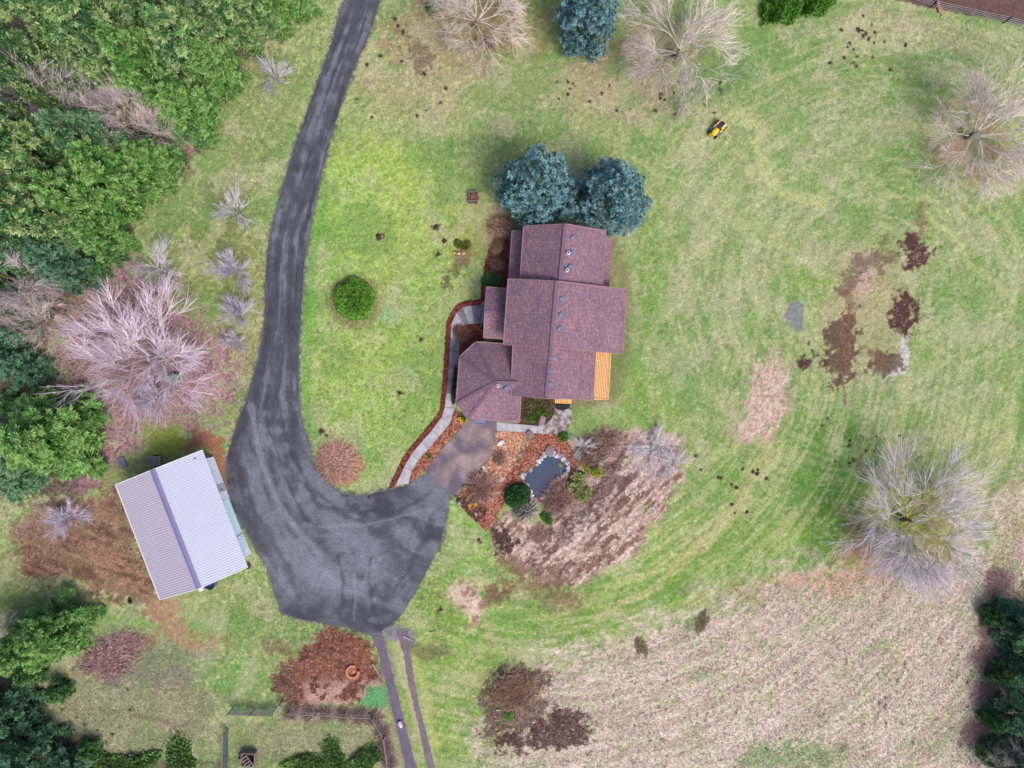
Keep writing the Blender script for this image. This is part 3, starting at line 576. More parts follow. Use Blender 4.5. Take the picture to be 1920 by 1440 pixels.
# ------------------------------------------------------------------ beds
def bed(name, poly, m, z=0.05):
    pts = [W(*p) for p in poly]
    pts2 = []
    for a, b in zip(pts, pts[1:]+pts[:1]):
        n = max(1, int((b-a).length/.35))
        for i in range(n):
            q = a.lerp(b, i/n); pts2.append(q+Vector((rnd.uniform(-.05, .05), rnd.uniform(-.05, .05), 0)))
    ar = sum(p.x*q.y-q.x*p.y for p, q in zip(pts2, pts2[1:]+pts2[:1]))
    if ar < 0: pts2 = pts2[::-1]
    mb = MB(); mb.prism(pts2, -.08, z); return tag(mb.build(name, m), kind='structure')
inner = [a for a, b in WALK_J]
mb = MB(); A = smooth_line(STRIP_OUT, 4); B = smooth_line(inner, 4); nA = len(A)-1
Bi = np.array([B[min(int(round(i*(len(B)-1)/nA)), len(B)-1)] for i in range(nA+1)])
tA = np.linspace(0, 1, nA+1)
pa = [W(*p, 0) for p in A]; pb = [W(*p, 0) for p in Bi]
mb.prism([(p.x, p.y) for p in pa]+[(p.x+.04, p.y) for p in pb[::-1]], -.08, .05)
tag(mb.build('mulch_strip', M['mulchdark']), kind='structure')
bed('mulch_bed', BED_MID, M['mulch']); bed('mulch_bed', BED_ENTRY, M['mulchdark'], .045); bed('mulch_bed', BED_NORTH, M['mulchdark'], .04)
bed('mulch_bed', LITTER, M['litter'], .06)
bed('court_soil', COURT, M['soil'], .055)
# garden mulch with a hole for the pond: grid triangles clipped by the outlines
def clipped_bed(name, poly, hole, m, z):
    p = np.array(poly); st = 1.3
    xs = np.arange(p[:, 0].min(), p[:, 0].max(), st); ys = np.arange(p[:, 1].min(), p[:, 1].max(), st)
    X, Y = np.meshgrid(xs, ys); xc = X+st/2; yc = Y+st/2; n = (fbm(xc/5, yc/5, 3)-.5)*5
    ok = (psdf(xc, yc, poly)+n < 0) & (psdf(xc, yc, hole) > -.8)
    v = np.stack([(X-960)*S, (720-Y)*S, z+(fbm(X/4, Y/4, 8)-.5)*.07], -1).reshape(-1, 3)
    iy, ix = np.nonzero(ok[:-1, :-1]); w = len(xs)
    f = np.stack([iy*w+ix, (iy+1)*w+ix, (iy+1)*w+ix+1, iy*w+ix+1], -1)
    used = np.unique(f); rm = np.full(len(v), -1); rm[used] = np.arange(len(used))
    return tag(link(name, npmesh(name, v[used], rm[f], None, m, True)), kind='structure')
clipped_bed('mulch_bed', MULCH, POND, M['mulch'], .07)
clipped_bed('soil_bed', [z3(*p) for p in [(400, 950), (480, 880), (620, 960), (720, 990), (700, 1100), (615, 1170), (520, 1090)]], [(0, 0), (1, 0), (1, 1)], M['soil'], .11)
mb = MB(); pw = [W(*p) for p in POND]; cx = sum(p.x for p in pw)/len(pw); cy = sum(p.y for p in pw)/len(pw)
mb.prism([(cx+(p.x-cx)*1.04, cy+(p.y-cy)*1.03) for p in pw][::-1], -.30, -.02)
tag(mb.build('pond_water', M['water']), kind='structure')

# ------------------------------------------------------------------ rocks
def rock_mesh(seed, m):
    r = random.Random(seed); bm = bmesh.new(); bmesh.ops.create_icosphere(bm, subdivisions=2, radius=.5)
    ax = [Vector((r.uniform(-1, 1), r.uniform(-1, 1), r.uniform(-.3, 1))).normalized() for _ in range(7)]; cut = [r.uniform(.26, .42) for _ in ax]
    for v in bm.verts:
        for a, c in zip(ax, cut):
            d = v.co.dot(a)
            if d > c: v.co -= a*(d-c)
        v.co.z *= .75
    me = bpy.data.meshes.new('rock'); bm.to_mesh(me); bm.free(); me.materials.append(m); return me
ROCKS = {k: [rock_mesh(i*7+j, M[k]) for i in range(4)] for j, k in enumerate(('rock', 'rockw', 'rockp', 'rockg'))}
def rock(px, py, size, k, label, group, asp=1.3, z=0.05):
    o = link('rock', rnd.choice(ROCKS[k])); w = W(px, py); o.location = (w.x, w.y, z+size*.16)
    o.scale = (size*asp, size, size*.8); o.rotation_euler = (rnd.uniform(-.2, .2), rnd.uniform(-.2, .2), rnd.uniform(0, 6.28))
    tag(o, label, 'rock', group); return o
pl = np.array(POND); pc = pl.mean(0); acc = 0
per = [(pl[i], pl[(i+1) % len(pl)]) for i in range(len(pl))]
for a, b in per:
    d = np.linalg.norm(b-a); acc += d
    while acc > 2.6:
        acc -= rnd.uniform(3.4, 5.0); t = rnd.random(); q = a+(b-a)*t; o = q-pc; o = o/np.linalg.norm(o)
        side = 'west' if q[0] < 1016 else 'east'
        if q[1] > 925 and q[0] < 995: continue
        if side == 'west' and rnd.random() < .3: continue
        for rr in range(2 if side == 'east' or rnd.random() < .4 else 1):
            q2 = q+o*rnd.uniform(-.5, 1.5+3.6*rr)
            sz = rnd.uniform(.26, .62)
            third = 'upper' if q[1] < 868 else 'middle' if q[1] < 893 else 'lower'; szw = 'larger' if sz > .44 else 'smaller'; lab = szw+' pale rock on the '+third+' stretch of the pond\'s '+('left' if side == 'west' else 'right')+' bank, '+('at the waterline' if rr == 0 else 'in the outer row')
            if q[1] > 918: lab = szw+' rock on the lower tip of the pond bank, '+('left side' if q[0] < 1005 else 'right side')+(' at the waterline' if rr == 0 else ' in the outer row')
            rock(q2[0], q2[1], sz, rnd.choice(['rock', 'rockw', 'rockw', 'rock', 'rockp']), lab, 'rocks around the pond')
o = rock(*z3(1335, 452), 1.25, 'rockp', 'large flat mauve stone at the upper end of the pond', 'large garden stones'); o.scale = (1.5, 1.0, .35)
rock(*z3(1078, 690), .62, 'rock', 'single squarish grey stone at the far left tip of the pond', 'large garden stones')
rock(*z3(1440, 592), .5, 'rockg', 'mossy green stone poking out of the pond water', 'large garden stones', asp=1.6, z=-.06)
rock(*z3(845, 378), .75, 'rockw', 'white topped boulder in the leaf litter beside the driveway apron', 'large garden stones')
rock(*z3(1135, 292), .8, 'rockp', 'pale lilac flat boulder against the lower edge of the patio path', 'large garden stones')
rock(*z3(1252, 150), .95, 'rockp', 'pinkish boulder beside ferns in the courtyard bed', 'large garden stones')
for p in [(672, 618), (688, 640), (702, 660), (716, 682), (724, 700)]:
    rock(*z3(*p), rnd.uniform(.3, .42), 'rockw', 'white stone in the short row beside the driveway apron', 'white stones edging the leaf bed')
for p in [(775, 742), (800, 748), (822, 755), (848, 748), (872, 728), (850, 730)]:
    rock(*z3(*p), rnd.uniform(.3, .45), 'rockw', 'white stone in the curve at the lower end of the leaf bed', 'white stones edging the leaf bed')
for i in range(13):
    t = i/12; x = 950+(1140-950)*t**.9; y = 620+(315-620)*t
    rock(*z3(x+rnd.uniform(-6, 6), y), rnd.uniform(.22, .36), rnd.choice(['rockg', 'rock', 'rockg']), 'small mossy stone in the line between leaf bed and mulch path, '+('lower', 'middle', 'upper')[min(2, i*3//13)]+' third', 'stones lining the mulch path', z=.08)
for p in [(1780, 712), (1720, 810), (1300, 940), (1215, 970), (1335, 985), (1575, 1045), (600, 1085), (430, 980), (1400, 1160)]:
    rock(*z3(*p), rnd.uniform(.3, .45), 'rock', 'loose pale stone lying '+('by the yellow shrub' if p[0] == 1780 else 'by the variegated shrubs' if p[0] == 1720 else 'in the soil by the yellow flowers' if p[0] in (600, 430) else 'on the far lower right of the garden' if p[0] == 1575 else 'below the small green shrubs' if p[0] == 1400 else 'just below the pond tip')+' in the garden bed', 'loose stones in the garden', z=.1)
rock(751, 1357, .62, 'rockw', 'pale oval stone lying on the left wheel rut of the track', 'large garden stones', z=.1)

# ------------------------------------------------------------------ house
house = empty('house', W(1040, 600)); tag(house, 'rambling house with purplish brown shingle roofs on staggered wings', 'house')
HL = house.location.copy()
class Roof:
    def __init__(s, name, polys, label=None, thick=.18, inset=.45, wall=True, mt='shingle', cap=None):
        # polys: lists of (px, py, z)
        s.P = [[W(*p)-HL for p in q] for q in polys]
        mb = MB(); E = {}
        key = lambda v: (round(v.x, 3), round(v.y, 3), round(v.z, 3))
        for q in s.P:
            n = Vector((0, 0, 0))
            for i in range(len(q)): n += (q[i]-q[0]).cross(q[(i+1) % len(q)]-q[0])
            if n.z < 0: q.reverse(); n = -n
            n.normalize(); uph = Vector((-n.x, -n.y, 0)); uph = uph if uph.length > 1e-4 else Vector((0, 1, 0))
            up = (uph-n*uph.dot(n)).normalized(); us = up.cross(n)
            uv = [(p.dot(us), p.dot(up)) for p in q]
            mb.poly(q, 0, uv); mb.poly([p-Vector((0, 0, thick)) for p in q[::-1]], 1)
            for i in range(len(q)):
                a, b = q[i], q[(i+1) % len(q)]; E.setdefault(frozenset((key(a), key(b))), []).append((a, b))
        s.edges = [e[0] for e in E.values() if len(e) == 1]; inner = [e[0] for e in E.values() if len(e) == 2]
        for a, b in s.edges:
            d = Vector((0, 0, thick)); mb.poly([a-d, b-d, b, a], 1)
        s.o = mb.build(name, [M[mt], M['fascia']], house)
        if label: s.o['label'] = label
        # ridge and hip caps
        cb = MB()
        for a, b in inner:
            n = max(2, int((b-a).length/.3))
            for i in range(n):
                p, q = a.lerp(b, i/n), a.lerp(b, (i+1.06)/n); up = Vector((0, 0, .035+.012*(i % 2)))
                cb.bar(p+up*.6, q+up*.6, .30, .05)
        if cb.v: link('ridge_cap', cb.mesh('ridge_cap', M['cap']), s.o)
        tb = MB()
        for a, b in s.edges: tb.bar(a+Vector((0, 0, .0)), b+Vector((0, 0, .0)), .12, .05)
        link('edge_trim', tb.mesh('edge_trim', M['trim']), s.o)
        if wall:
            ctr = sum((a for a, b in s.edges), Vector())/len(s.edges); wb = MB()
            f = lambda p: Vector((p.x-math.copysign(min(inset, abs(p.x-ctr.x)), p.x-ctr.x), p.y-math.copysign(min(inset, abs(p.y-ctr.y)), p.y-ctr.y), p.z-thick-.06))
            for q in s.P: wb.poly([f(p) for p in q], 0)
            s.wins = []
            for a, b in s.edges:
                A, B = f(a), f(b); wb.poly([Vector((A.x, A.y, 0)), Vector((B.x, B.y, 0)), B, A], 0)
                s.wins.append((A, B))
            s.w = wb.build('wall', M['wall'], house)
    def windows(s):
        for A, B in s.wins:
            L_ = Vector((B.x-A.x, B.y-A.y, 0)); ln = L_.length
            if ln < 3: continue
            d = L_.normalized(); out = Vector((d.y, -d.x, 0))
            for k in range(int(ln//3)):
                c = Vector((A.x, A.y, 0))+d*(ln*(k+.5)/(ln//3))+Vector((0, 0, 1.55))
                mb = MB(); w, h = .6, .55
                for sx in (-1, 1): mb.bar(c+d*w*sx-Vector((0, 0, h))+out*.03, c+d*w*sx+Vector((0, 0, h))+out*.03, .08, .08)
                for sz in (-1, 1): mb.bar(c-d*w+Vector((0, 0, h*sz))+out*.03, c+d*w+Vector((0, 0, h*sz))+out*.03, .08, .08)
                wi = mb.build('window', M['white'], house)
                g = MB(); g.poly([c-d*w-Vector((0, 0, h))+out*.02, c+d*w-Vector((0, 0, h))+out*.02, c+d*w+Vector((0, 0, h))+out*.02, c-d*w+Vector((0, 0, h))+out*.02]); g.build('pane', M['glass'], wi)
rA = Roof('roof', [[(982, 424, 4.9), (1060, 420, 6.9), (1049, 534, 6.9), (975, 528, 4.9)], [(1060, 420, 6.9), (1136, 433, 5.0), (1129, 545, 5.0), (1049, 534, 6.9)]], 'upper wing gable roof with three vents')
rB = Roof('roof', [[(953, 523, 5.6), (1044, 527, 7.4), (1033, 651, 7.4), (944, 646, 5.6)], [(1044, 527, 7.4), (1175, 543, 4.6), (1167, 663, 4.6), (1033, 651, 7.4)]], 'broad middle gable roof, the largest of the wings')
rC = Roof('roof', [[(962, 640, 4.6), (1034, 642, 5.9), (1024, 747, 5.9), (958, 741, 4.6)], [(1034, 642, 5.9), (1087, 645, 4.9), (1081, 748, 4.9), (1024, 747, 5.9)]], 'lower wing gable roof with three vents')
rC2 = Roof('roof', [[(1083, 650, 3.8), (1117, 655, 3.0), (1112, 751, 3.0), (1078, 747, 3.8)]], 'narrow shed roof beside the deck', inset=.3)
rA2 = Roof('roof', [[(960, 433, 3.0), (983, 434, 3.6), (976, 524, 3.6), (954, 522, 3.0)]], 'narrow dark shed roof on the left', inset=.2)
rA3 = Roof('roof', [[(1132, 447, 3.4), (1148, 449, 3.0), (1142, 537, 3.0), (1126, 535, 3.4)]], 'narrow shed roof on the right', inset=.15)
rE = Roof('roof', [[(912, 538, 3.0), (953, 541, 3.0), (952, 587, 4.0), (909, 584, 4.0)], [(909, 584, 4.0), (952, 587, 4.0), (948, 636, 3.0), (907, 633, 3.0)]], 'small entry porch gable', inset=.4)
AP = (929, 717, 4.9)
rD = Roof('roof', [[(892, 641, 2.9), (966, 646, 2.9), (970, 718, 4.9), AP], [(862, 669, 2.9), (892, 641, 2.9), AP], [(855, 757, 2.9), (862, 669, 2.9), AP], [(877, 785, 2.9), (855, 757, 2.9), AP],
                   [(974, 792, 2.9), (877, 785, 2.9), AP, (970, 718, 4.9), (978, 719, 4.9)]], 'faceted hip roof over the garage')
for r_ in (rA, rB, rC, rD, rE): r_.windows()
# vents
def box_vent(px, py, z, parent):
    c = W(px, py, z)-HL; mb = MB()
    mb.box((c.x, c.y, c.z+.03), (.5, .5, .05)); mb.dome((c.x-.03, c.y, c.z+.05), .2, 12, 4, squash=(1, 1, .9)); mb.box((c.x+.12, c.y, c.z+.12), (.26, .34, .14), taper=.85)
    o = mb.build('roof_vent', M['ventgrey'], parent, smooth=False)
    k = MB(); k.box((c.x-.3, c.y, c.z+.04), (.10, .44, .14)); k.build('vent_mouth', M['black'], o) if False else None
    return o
def pipe_vent(px, py, z, parent):
    c = W(px, py, z)-HL; mb = MB(); mb.tube((c.x, c.y, c.z-.1), (c.x, c.y, c.z+.35), .19, .15, 14)
    mb.tube((c.x, c.y, c.z+.352), (c.x, c.y, c.z+.36), .085, .085, 12, 1)
    return mb.build('vent_pipe', [M['white'], M['black']], parent)
for x, y, z in [(1072, 446, 6.6), (1069, 474, 6.6), (1068, 500, 6.6)]: box_vent(x, y, z, rA.o)
for x, y, z in [(1052, 560, 7.15), (1050, 590, 7.15), (1048, 616, 7.15)]: box_vent(x, y, z, rB.o)
for x, y, z in [(1034, 672, 5.75), (1032, 696, 5.75), (1030, 720, 5.75)]: box_vent(x, y, z, rC.o)
box_vent(949, 727, 4.72, rD.o); pipe_vent(934, 723, 4.75, rD.o)
pipe_vent(1065, 475, 6.75, rA.o); pipe_vent(1063, 507, 6.75, rA.o)
# shelf box projecting from the garage eave
mb = MB(); c = W(900, 791, 2.7)-HL; mb.box((c.x, c.y, c.z), (.95, .5, .08), R(-4)); mb.box((c.x, c.y-.2, c.z+.06), (.95, .06, .14), R(-4)); mb.box((c.x, c.y+.5, c.z-.2), (.08, 1.0, .08), R(-4))
o = mb.build('eave_shelf', M['ventgrey'], house); o['label'] = 'small pale blue panel projecting from the garage eave'
# garage door on the driveway wall
mb = MB(); a = W(884, 783, 0)-HL; b = W(960, 788, 0)-HL; d = (b-a).normalized(); nrm = Vector((d.y, -d.x, 0))
gd = empty('garage_door', (0, 0, 0)); gd.parent = house
for i in range(4):
    m2 = MB(); m2.box(((a.x+b.x)/2+nrm.x*.0, (a.y+b.y)/2+nrm.y*.0+.12, .3+.52*i), ((b-a).length*.8, .07, .49), math.atan2(d.y, d.x)); m2.build('door_panel', M['white'], gd)
# deck and porch of orange boards
deck = empty('deck', W(1128, 704, .9)-HL); deck.parent = house; deck['label'] = 'orange plank deck beside the shed roof'; dl = HL+deck.location
def planks(c4, n, z, parent, base, along):
    a, b, c, d = [W(*p, z)-base for p in c4]          # a-b start edge, d-c end edge
    fr = MB(); fr.prism([(p.x, p.y) for p in (a, d, c, b)], a.z-.30, a.z-.06); fr.build('deck_frame', M['deckdark'], parent)
    for i in range(n):
        t0, t1 = (i+.12)/n, (i+.88)/n
        q = [a.lerp(b, t0), d.lerp(c, t0), d.lerp(c, t1), a.lerp(b, t1)]
        mb = MB(); mb.prism([(p.x, p.y) for p in q], a.z-.05, a.z+rnd.uniform(0, .006)); mb.build('plank', M['deck'], parent)
planks([(1118, 656), (1145, 662), (1140, 748), (1111, 748)], 9, .9, deck, dl, 1)
mb = MB()
for p, q in (((1145.5, 662), (1140.5, 748)), ((1110, 749), (1140.5, 748.8))):
    mb.bar(W(*p, .93)-dl, W(*q, .93)-dl, .09, .1)
mb.build('deck_edge', M['deck'], deck)
for p in ((1142, 664), (1138, 744), (1114, 744), (1140, 704)):
    mb = MB(); w_ = W(*p, 0)-dl; mb.box((w_.x, w_.y, -.6+0), (.14, .14, .6)); mb.build('post', M['deckdark'], deck)
porch = empty('porch', W(1055, 752, .3)-HL); porch.parent = house; porch['label'] = 'small orange plank porch above the patio'; pl0 = HL+porch.location
planks([(1040, 746), (1072, 748), (1072, 757.5), (1040, 756)], 9, .3, porch, pl0, 1)
# entry steps and dark landing
st = empty('entry_steps', W(903, 590)-HL); st.parent = house; s0 = HL+st.location
for i in range(2):
    mb = MB(); q = [W(*p)-s0 for p in ((900+i*5, 572), (906+i*5, 572), (906+i*5, 607), (900+i*5, 607))]; mb.prism([(p.x, p.y) for p in q][::-1], 0, .16+.14*i); mb.build('step', M['greymetal'] if i else M['bluebin'], st)

# ------------------------------------------------------------------ barn
barn = empty('barn', W(345, 985)); tag(barn, 'metal barn with pale lavender corrugated gable roof beside the gravel yard', 'barn'); BL = barn.location.copy()
LT, RT_, LB, RB = W(217, 909, 3.1), W(380, 844, 3.1), W(300, 1124, 3.1), W(465, 1063, 3.1)
KT, KB = W(286, 881, 4.5), W(373, 1103, 4.5)
def corrugated(a, b, c, d, n, m, name, parent, rib=.045, base=BL, wide=.30):
    # a->b runs along the eave-parallel direction, ribs run a->d
    a, b, c, d = [p-base for p in (a, b, c, d)]; nrm = (b-a).cross(d-a).normalized(); sg = 1 if nrm.z > 0 else -1
    if abs(nrm.z) < .2: sg = 1
    mb = MB(); prof = []
    for i in range(n):
        t = i/n; w = 1/n
        prof += [(t, 0), (t+w*.55, 0), (t+w*.65, 1), (t+w*.9, 1)]
    prof.append((1, 0)); off = nrm*sg*rib
    lo = [a.lerp(b, t)+off*h for t, h in prof]; hi = [d.lerp(c, t)+off*h for t, h in prof]
    for i in range(len(prof)-1): mb.poly([lo[i], lo[i+1], hi[i+1], hi[i]])
    return mb.build(name, m, parent)
corrugated(LT, LB, KB, KT, 52, M['barn_l'], 'roof', barn)['label'] = 'left roof slope in a painted shaded lavender tone'
corrugated(RT_, RB, KB, KT, 52, M['barn_r'], 'roof', barn)['label'] = 'right roof slope in a painted lit blue white tone'
up = Vector((0, 0, .10)); mb = MB(); e = (KB-KT).normalized(); sw_ = Vector((e.y, -e.x, 0))
k0, k1 = KT-BL+up, KB-BL+up
for sgn, drop in ((1, 1), (-1, 1)):
    s_ = sw_*.26*sgn-Vector((0, 0, .07)); q = [k0, k1, k1+s_, k0+s_]
    if sgn > 0: q = q[::-1]
    mb.poly(q)
mb.build('ridge_cap', M['ridge'], barn)
mb = MB()
for p, q in ((LT, KT), (KT, RT_), (LB, KB), (KB, RB), (LT, LB)): mb.bar(p-BL-Vector((0, 0, .02)), q-BL-Vector((0, 0, .02)), .10, .16)
mb.build('trim', M['white'], barn)
mb = MB(); c = W(366, 859, 3.3)-BL; mb.tube(c, c+Vector((0, 0, .12)), .10, .08, 10); mb.build('vent_pipe', M['black'], barn)
# walls
def ins(p, f=.06): c = (LT+RT_+LB+RB)/4; return Vector((p.x+(c.x-p.x)*f, p.y+(c.y-p.y)*f, 0))
cr = [ins(LT, .07), ins(LB, .07), ins(RB, .13), ins(RT_, .13)]
kT, kB = Vector((KT.x, KT.y, 0)).lerp(Vector((KB.x, KB.y, 0)), .05), Vector((KB.x, KB.y, 0)).lerp(Vector((KT.x, KT.y, 0)), .05)
Z3 = Vector((0, 0, 3.0)); Z4 = Vector((0, 0, 4.3))
mb = MB(); mb.poly([cr[0]-BL, cr[1]-BL, cr[1]-BL+Z3, cr[0]-BL+Z3][::-1])
for a_, b_, k_ in ((cr[0], cr[3], kT), (cr[1], cr[2], kB)): mb.poly([a_-BL, b_-BL, b_-BL+Z3, k_-BL+Z4, a_-BL+Z3])
mb.build('wall', M['barnwall'], barn)
a_, b_ = cr[3], cr[2]; out = Vector(((b_-a_).y, -(b_-a_).x, 0)).normalized(); out = out if out.x > 0 else -out
fw = lambda t: a_.lerp(b_, t)
def front(t0, t1, m, name, z0=0, z1=3.0, o=0, n=8):
    A_, B_ = fw(t0)+out*o, fw(t1)+out*o
    return corrugated(A_+Vector((0, 0, z0)), B_+Vector((0, 0, z0)), B_+Vector((0, 0, z1)), A_+Vector((0, 0, z1)), n, m, name, barn, rib=.04)
front(0, .27, M['barnwall'], 'wall', n=14); front(.27, .345, M['barnwall'], 'wall', 2.2, 3.0, n=4); front(.345, .42, M['barnwall'], 'wall', n=4); front(.79, 1, M['barnwall'], 'wall', n=11); front(.42, .79, M['barnwall'], 'wall', 2.75, 3.0, n=18)
mb = MB(); c = (fw(.3075)+Vector((0, 0, 1.1)))-BL; ang = math.atan2((b_-a_).y, (b_-a_).x)
mb.box((c.x-out.x*.0, c.y-out.y*.0, 1.1), ((b_-a_).length*.072, .06, 2.18), ang); dr = mb.build('door', M['white'], barn)
mb = MB(); c = fw(.325)+out*.04-BL; mb.box((c.x, c.y, 1.1), (.16, .08, .16), ang); mb.build('handle', M['black'], dr)
gd = empty('roller_door', (0, 0, 0)); gd.parent = barn
for i in range(5):
    c = fw(.605)-out*.12-BL; mb = MB(); mb.box((c.x, c.y, .28+.55*i), ((b_-a_).length*.365, .05, .53), ang); mb.build('door_panel', M['cyan'], gd)
mb = MB(); c = fw(.605)+out*.03-BL; mb.bar(fw(.42)-BL+out*.05+Vector((0, 0, 2.72)), fw(.79)-BL+out*.05+Vector((0, 0, 2.72)), .1, .12); mb.build('door_track', M['greymetal'], barn)

# ------------------------------------------------------------------ foliage generators (numpy)
def frond_mesh(name, P, D, L, Wd, cols, m, rs, flat=0.5):
    n = len(P); D = D/np.linalg.norm(D, axis=1, keepdims=True)
    r = rs.randn(n, 3)*flat; r[:, 2] += 1.0; Sd = np.cross(D, r); Sd /= np.maximum(np.linalg.norm(Sd, axis=1, keepdims=True), 1e-6)
    L = L[:, None]; Wd = Wd[:, None]
    V = np.stack([P, P+D*L*.45+Sd*Wd, P+D*L, P+D*L*.45-Sd*Wd], 1)
    V[:, 1, 2] -= (Wd*.3)[:, 0]; V[:, 3, 2] -= (Wd*.3)[:, 0]
    F = np.arange(4*n).reshape(-1, 4); c = np.repeat(cols[:, None, :], 4, 1).copy(); c[:, 2] *= 1.15
    return npmesh(name, V.reshape(-1, 3), F, c.reshape(-1, 3), m, False)
def conifer_mesh(seed, h, Rm, nt, per, pal, prof, tr=.34, fl=.36, fw_=.055, z0=.05, latw=.23, tipcol=None, lobes=6, deep=.42, droop=.3):
    """tufts of needles carried on whorled limbs; gaps stay open between limbs"""
    rs = np.random.RandomState(seed)
    nb = lobes*11; bt = z0+(1-z0)*((np.arange(nb)+rs.rand(nb))/nb)**1.05; baz = np.arange(nb)*2.39996+rs.rand(nb)*.9
    bl = Rm*np.interp(bt, prof[0], prof[1])*rs.uniform(1-deep, 1.12, nb)
    w = bl**1.5+.05; bi = rs.choice(nb, nt, p=w/w.sum())
    s_ = rs.beta(2.6, 1.3, nt)*.9+.07; lat = rs.uniform(-1, 1, nt)*(.08+latw*bl[bi]*np.sin(s_*2.7))*.9
    r = s_*bl[bi]; ca, sa = np.cos(baz[bi]), np.sin(baz[bi])
    z = bt[bi]*h+.10*r-droop*s_**2*bl[bi]-np.abs(lat)*.25+rs.randn(nt)*.10
    T = np.stack([ca*r-sa*lat, sa*r+ca*lat, z], 1)
    pal = np.array([lin(c) for c in pal]); bc = pal[rs.randint(0, len(pal), nb)]
    tc = bc[bi]*.5+pal[rs.randint(0, len(pal), nt)]*.5; tc = tc*rs.choice([.5, .7, .95, 1.15, 1.35], (nt, 1))
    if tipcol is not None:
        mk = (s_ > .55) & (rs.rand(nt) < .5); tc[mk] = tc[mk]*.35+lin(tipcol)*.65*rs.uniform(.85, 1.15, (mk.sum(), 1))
    ti = np.repeat(np.arange(nt), per); n = len(ti); sz = rs.uniform(.55, 1.25, nt)[ti]
    out = np.stack([ca, sa, np.full(nt, .35)], 1)[ti]; D = rs.randn(n, 3)*.75+out*.95; D /= np.linalg.norm(D, axis=1, keepdims=True)
    P = T[ti]+D*(rs.rand(n, 1)*tr*.6)*sz[:, None]
    cols = tc[ti]*rs.uniform(.8, 1.2, (n, 1))
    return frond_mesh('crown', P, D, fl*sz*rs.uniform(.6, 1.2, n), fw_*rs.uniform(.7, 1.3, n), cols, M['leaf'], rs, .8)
def trunk_mesh(h, r):
    mb = MB(); mb.tube((0, 0, -.3), (0, 0, h*.5), r, r*.6, 8, caps=False); mb.tube((0, 0, h*.5), (0, 0, h*.97), r*.6, r*.1, 8, caps=False); return mb.mesh('trunk', M['bark'])
FIRP = ([0, .1, .3, .5, .7, .85, 1], [.85, 1, .95, .8, .58, .36, .08])
SPRP = ([0, .1, .25, .4, .6, .8, 1], [.62, .84, 1, 1, .82, .52, .1])
FIR = []
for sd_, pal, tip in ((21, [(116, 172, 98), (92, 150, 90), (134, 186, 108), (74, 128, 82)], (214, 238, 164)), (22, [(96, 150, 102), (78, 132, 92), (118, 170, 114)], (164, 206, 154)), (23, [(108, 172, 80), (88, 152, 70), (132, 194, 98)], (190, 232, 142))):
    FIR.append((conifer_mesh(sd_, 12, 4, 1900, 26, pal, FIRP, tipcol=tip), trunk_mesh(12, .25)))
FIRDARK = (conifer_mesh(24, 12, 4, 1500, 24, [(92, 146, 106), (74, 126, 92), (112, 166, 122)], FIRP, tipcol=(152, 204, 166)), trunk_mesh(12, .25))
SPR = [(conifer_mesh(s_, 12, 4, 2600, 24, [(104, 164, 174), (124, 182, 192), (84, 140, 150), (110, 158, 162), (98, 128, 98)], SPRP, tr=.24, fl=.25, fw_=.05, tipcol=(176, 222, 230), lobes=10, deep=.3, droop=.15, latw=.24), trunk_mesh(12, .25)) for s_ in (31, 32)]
def conifer(px, py, h, rad, kit, label, cat, group=None, rz=None, name='fir_tree'):
    w = W(px, py); o = empty(name, (w.x, w.y, gz(px, py)-.05)); o.scale = (rad/4, rad/4, h/12); o.rotation_euler = (0, 0, rnd.uniform(0, 6.28) if rz is None else rz)
    c = link('crown', kit[0], o); t = link('trunk', kit[1], o); tag(o, label, cat, group); return o

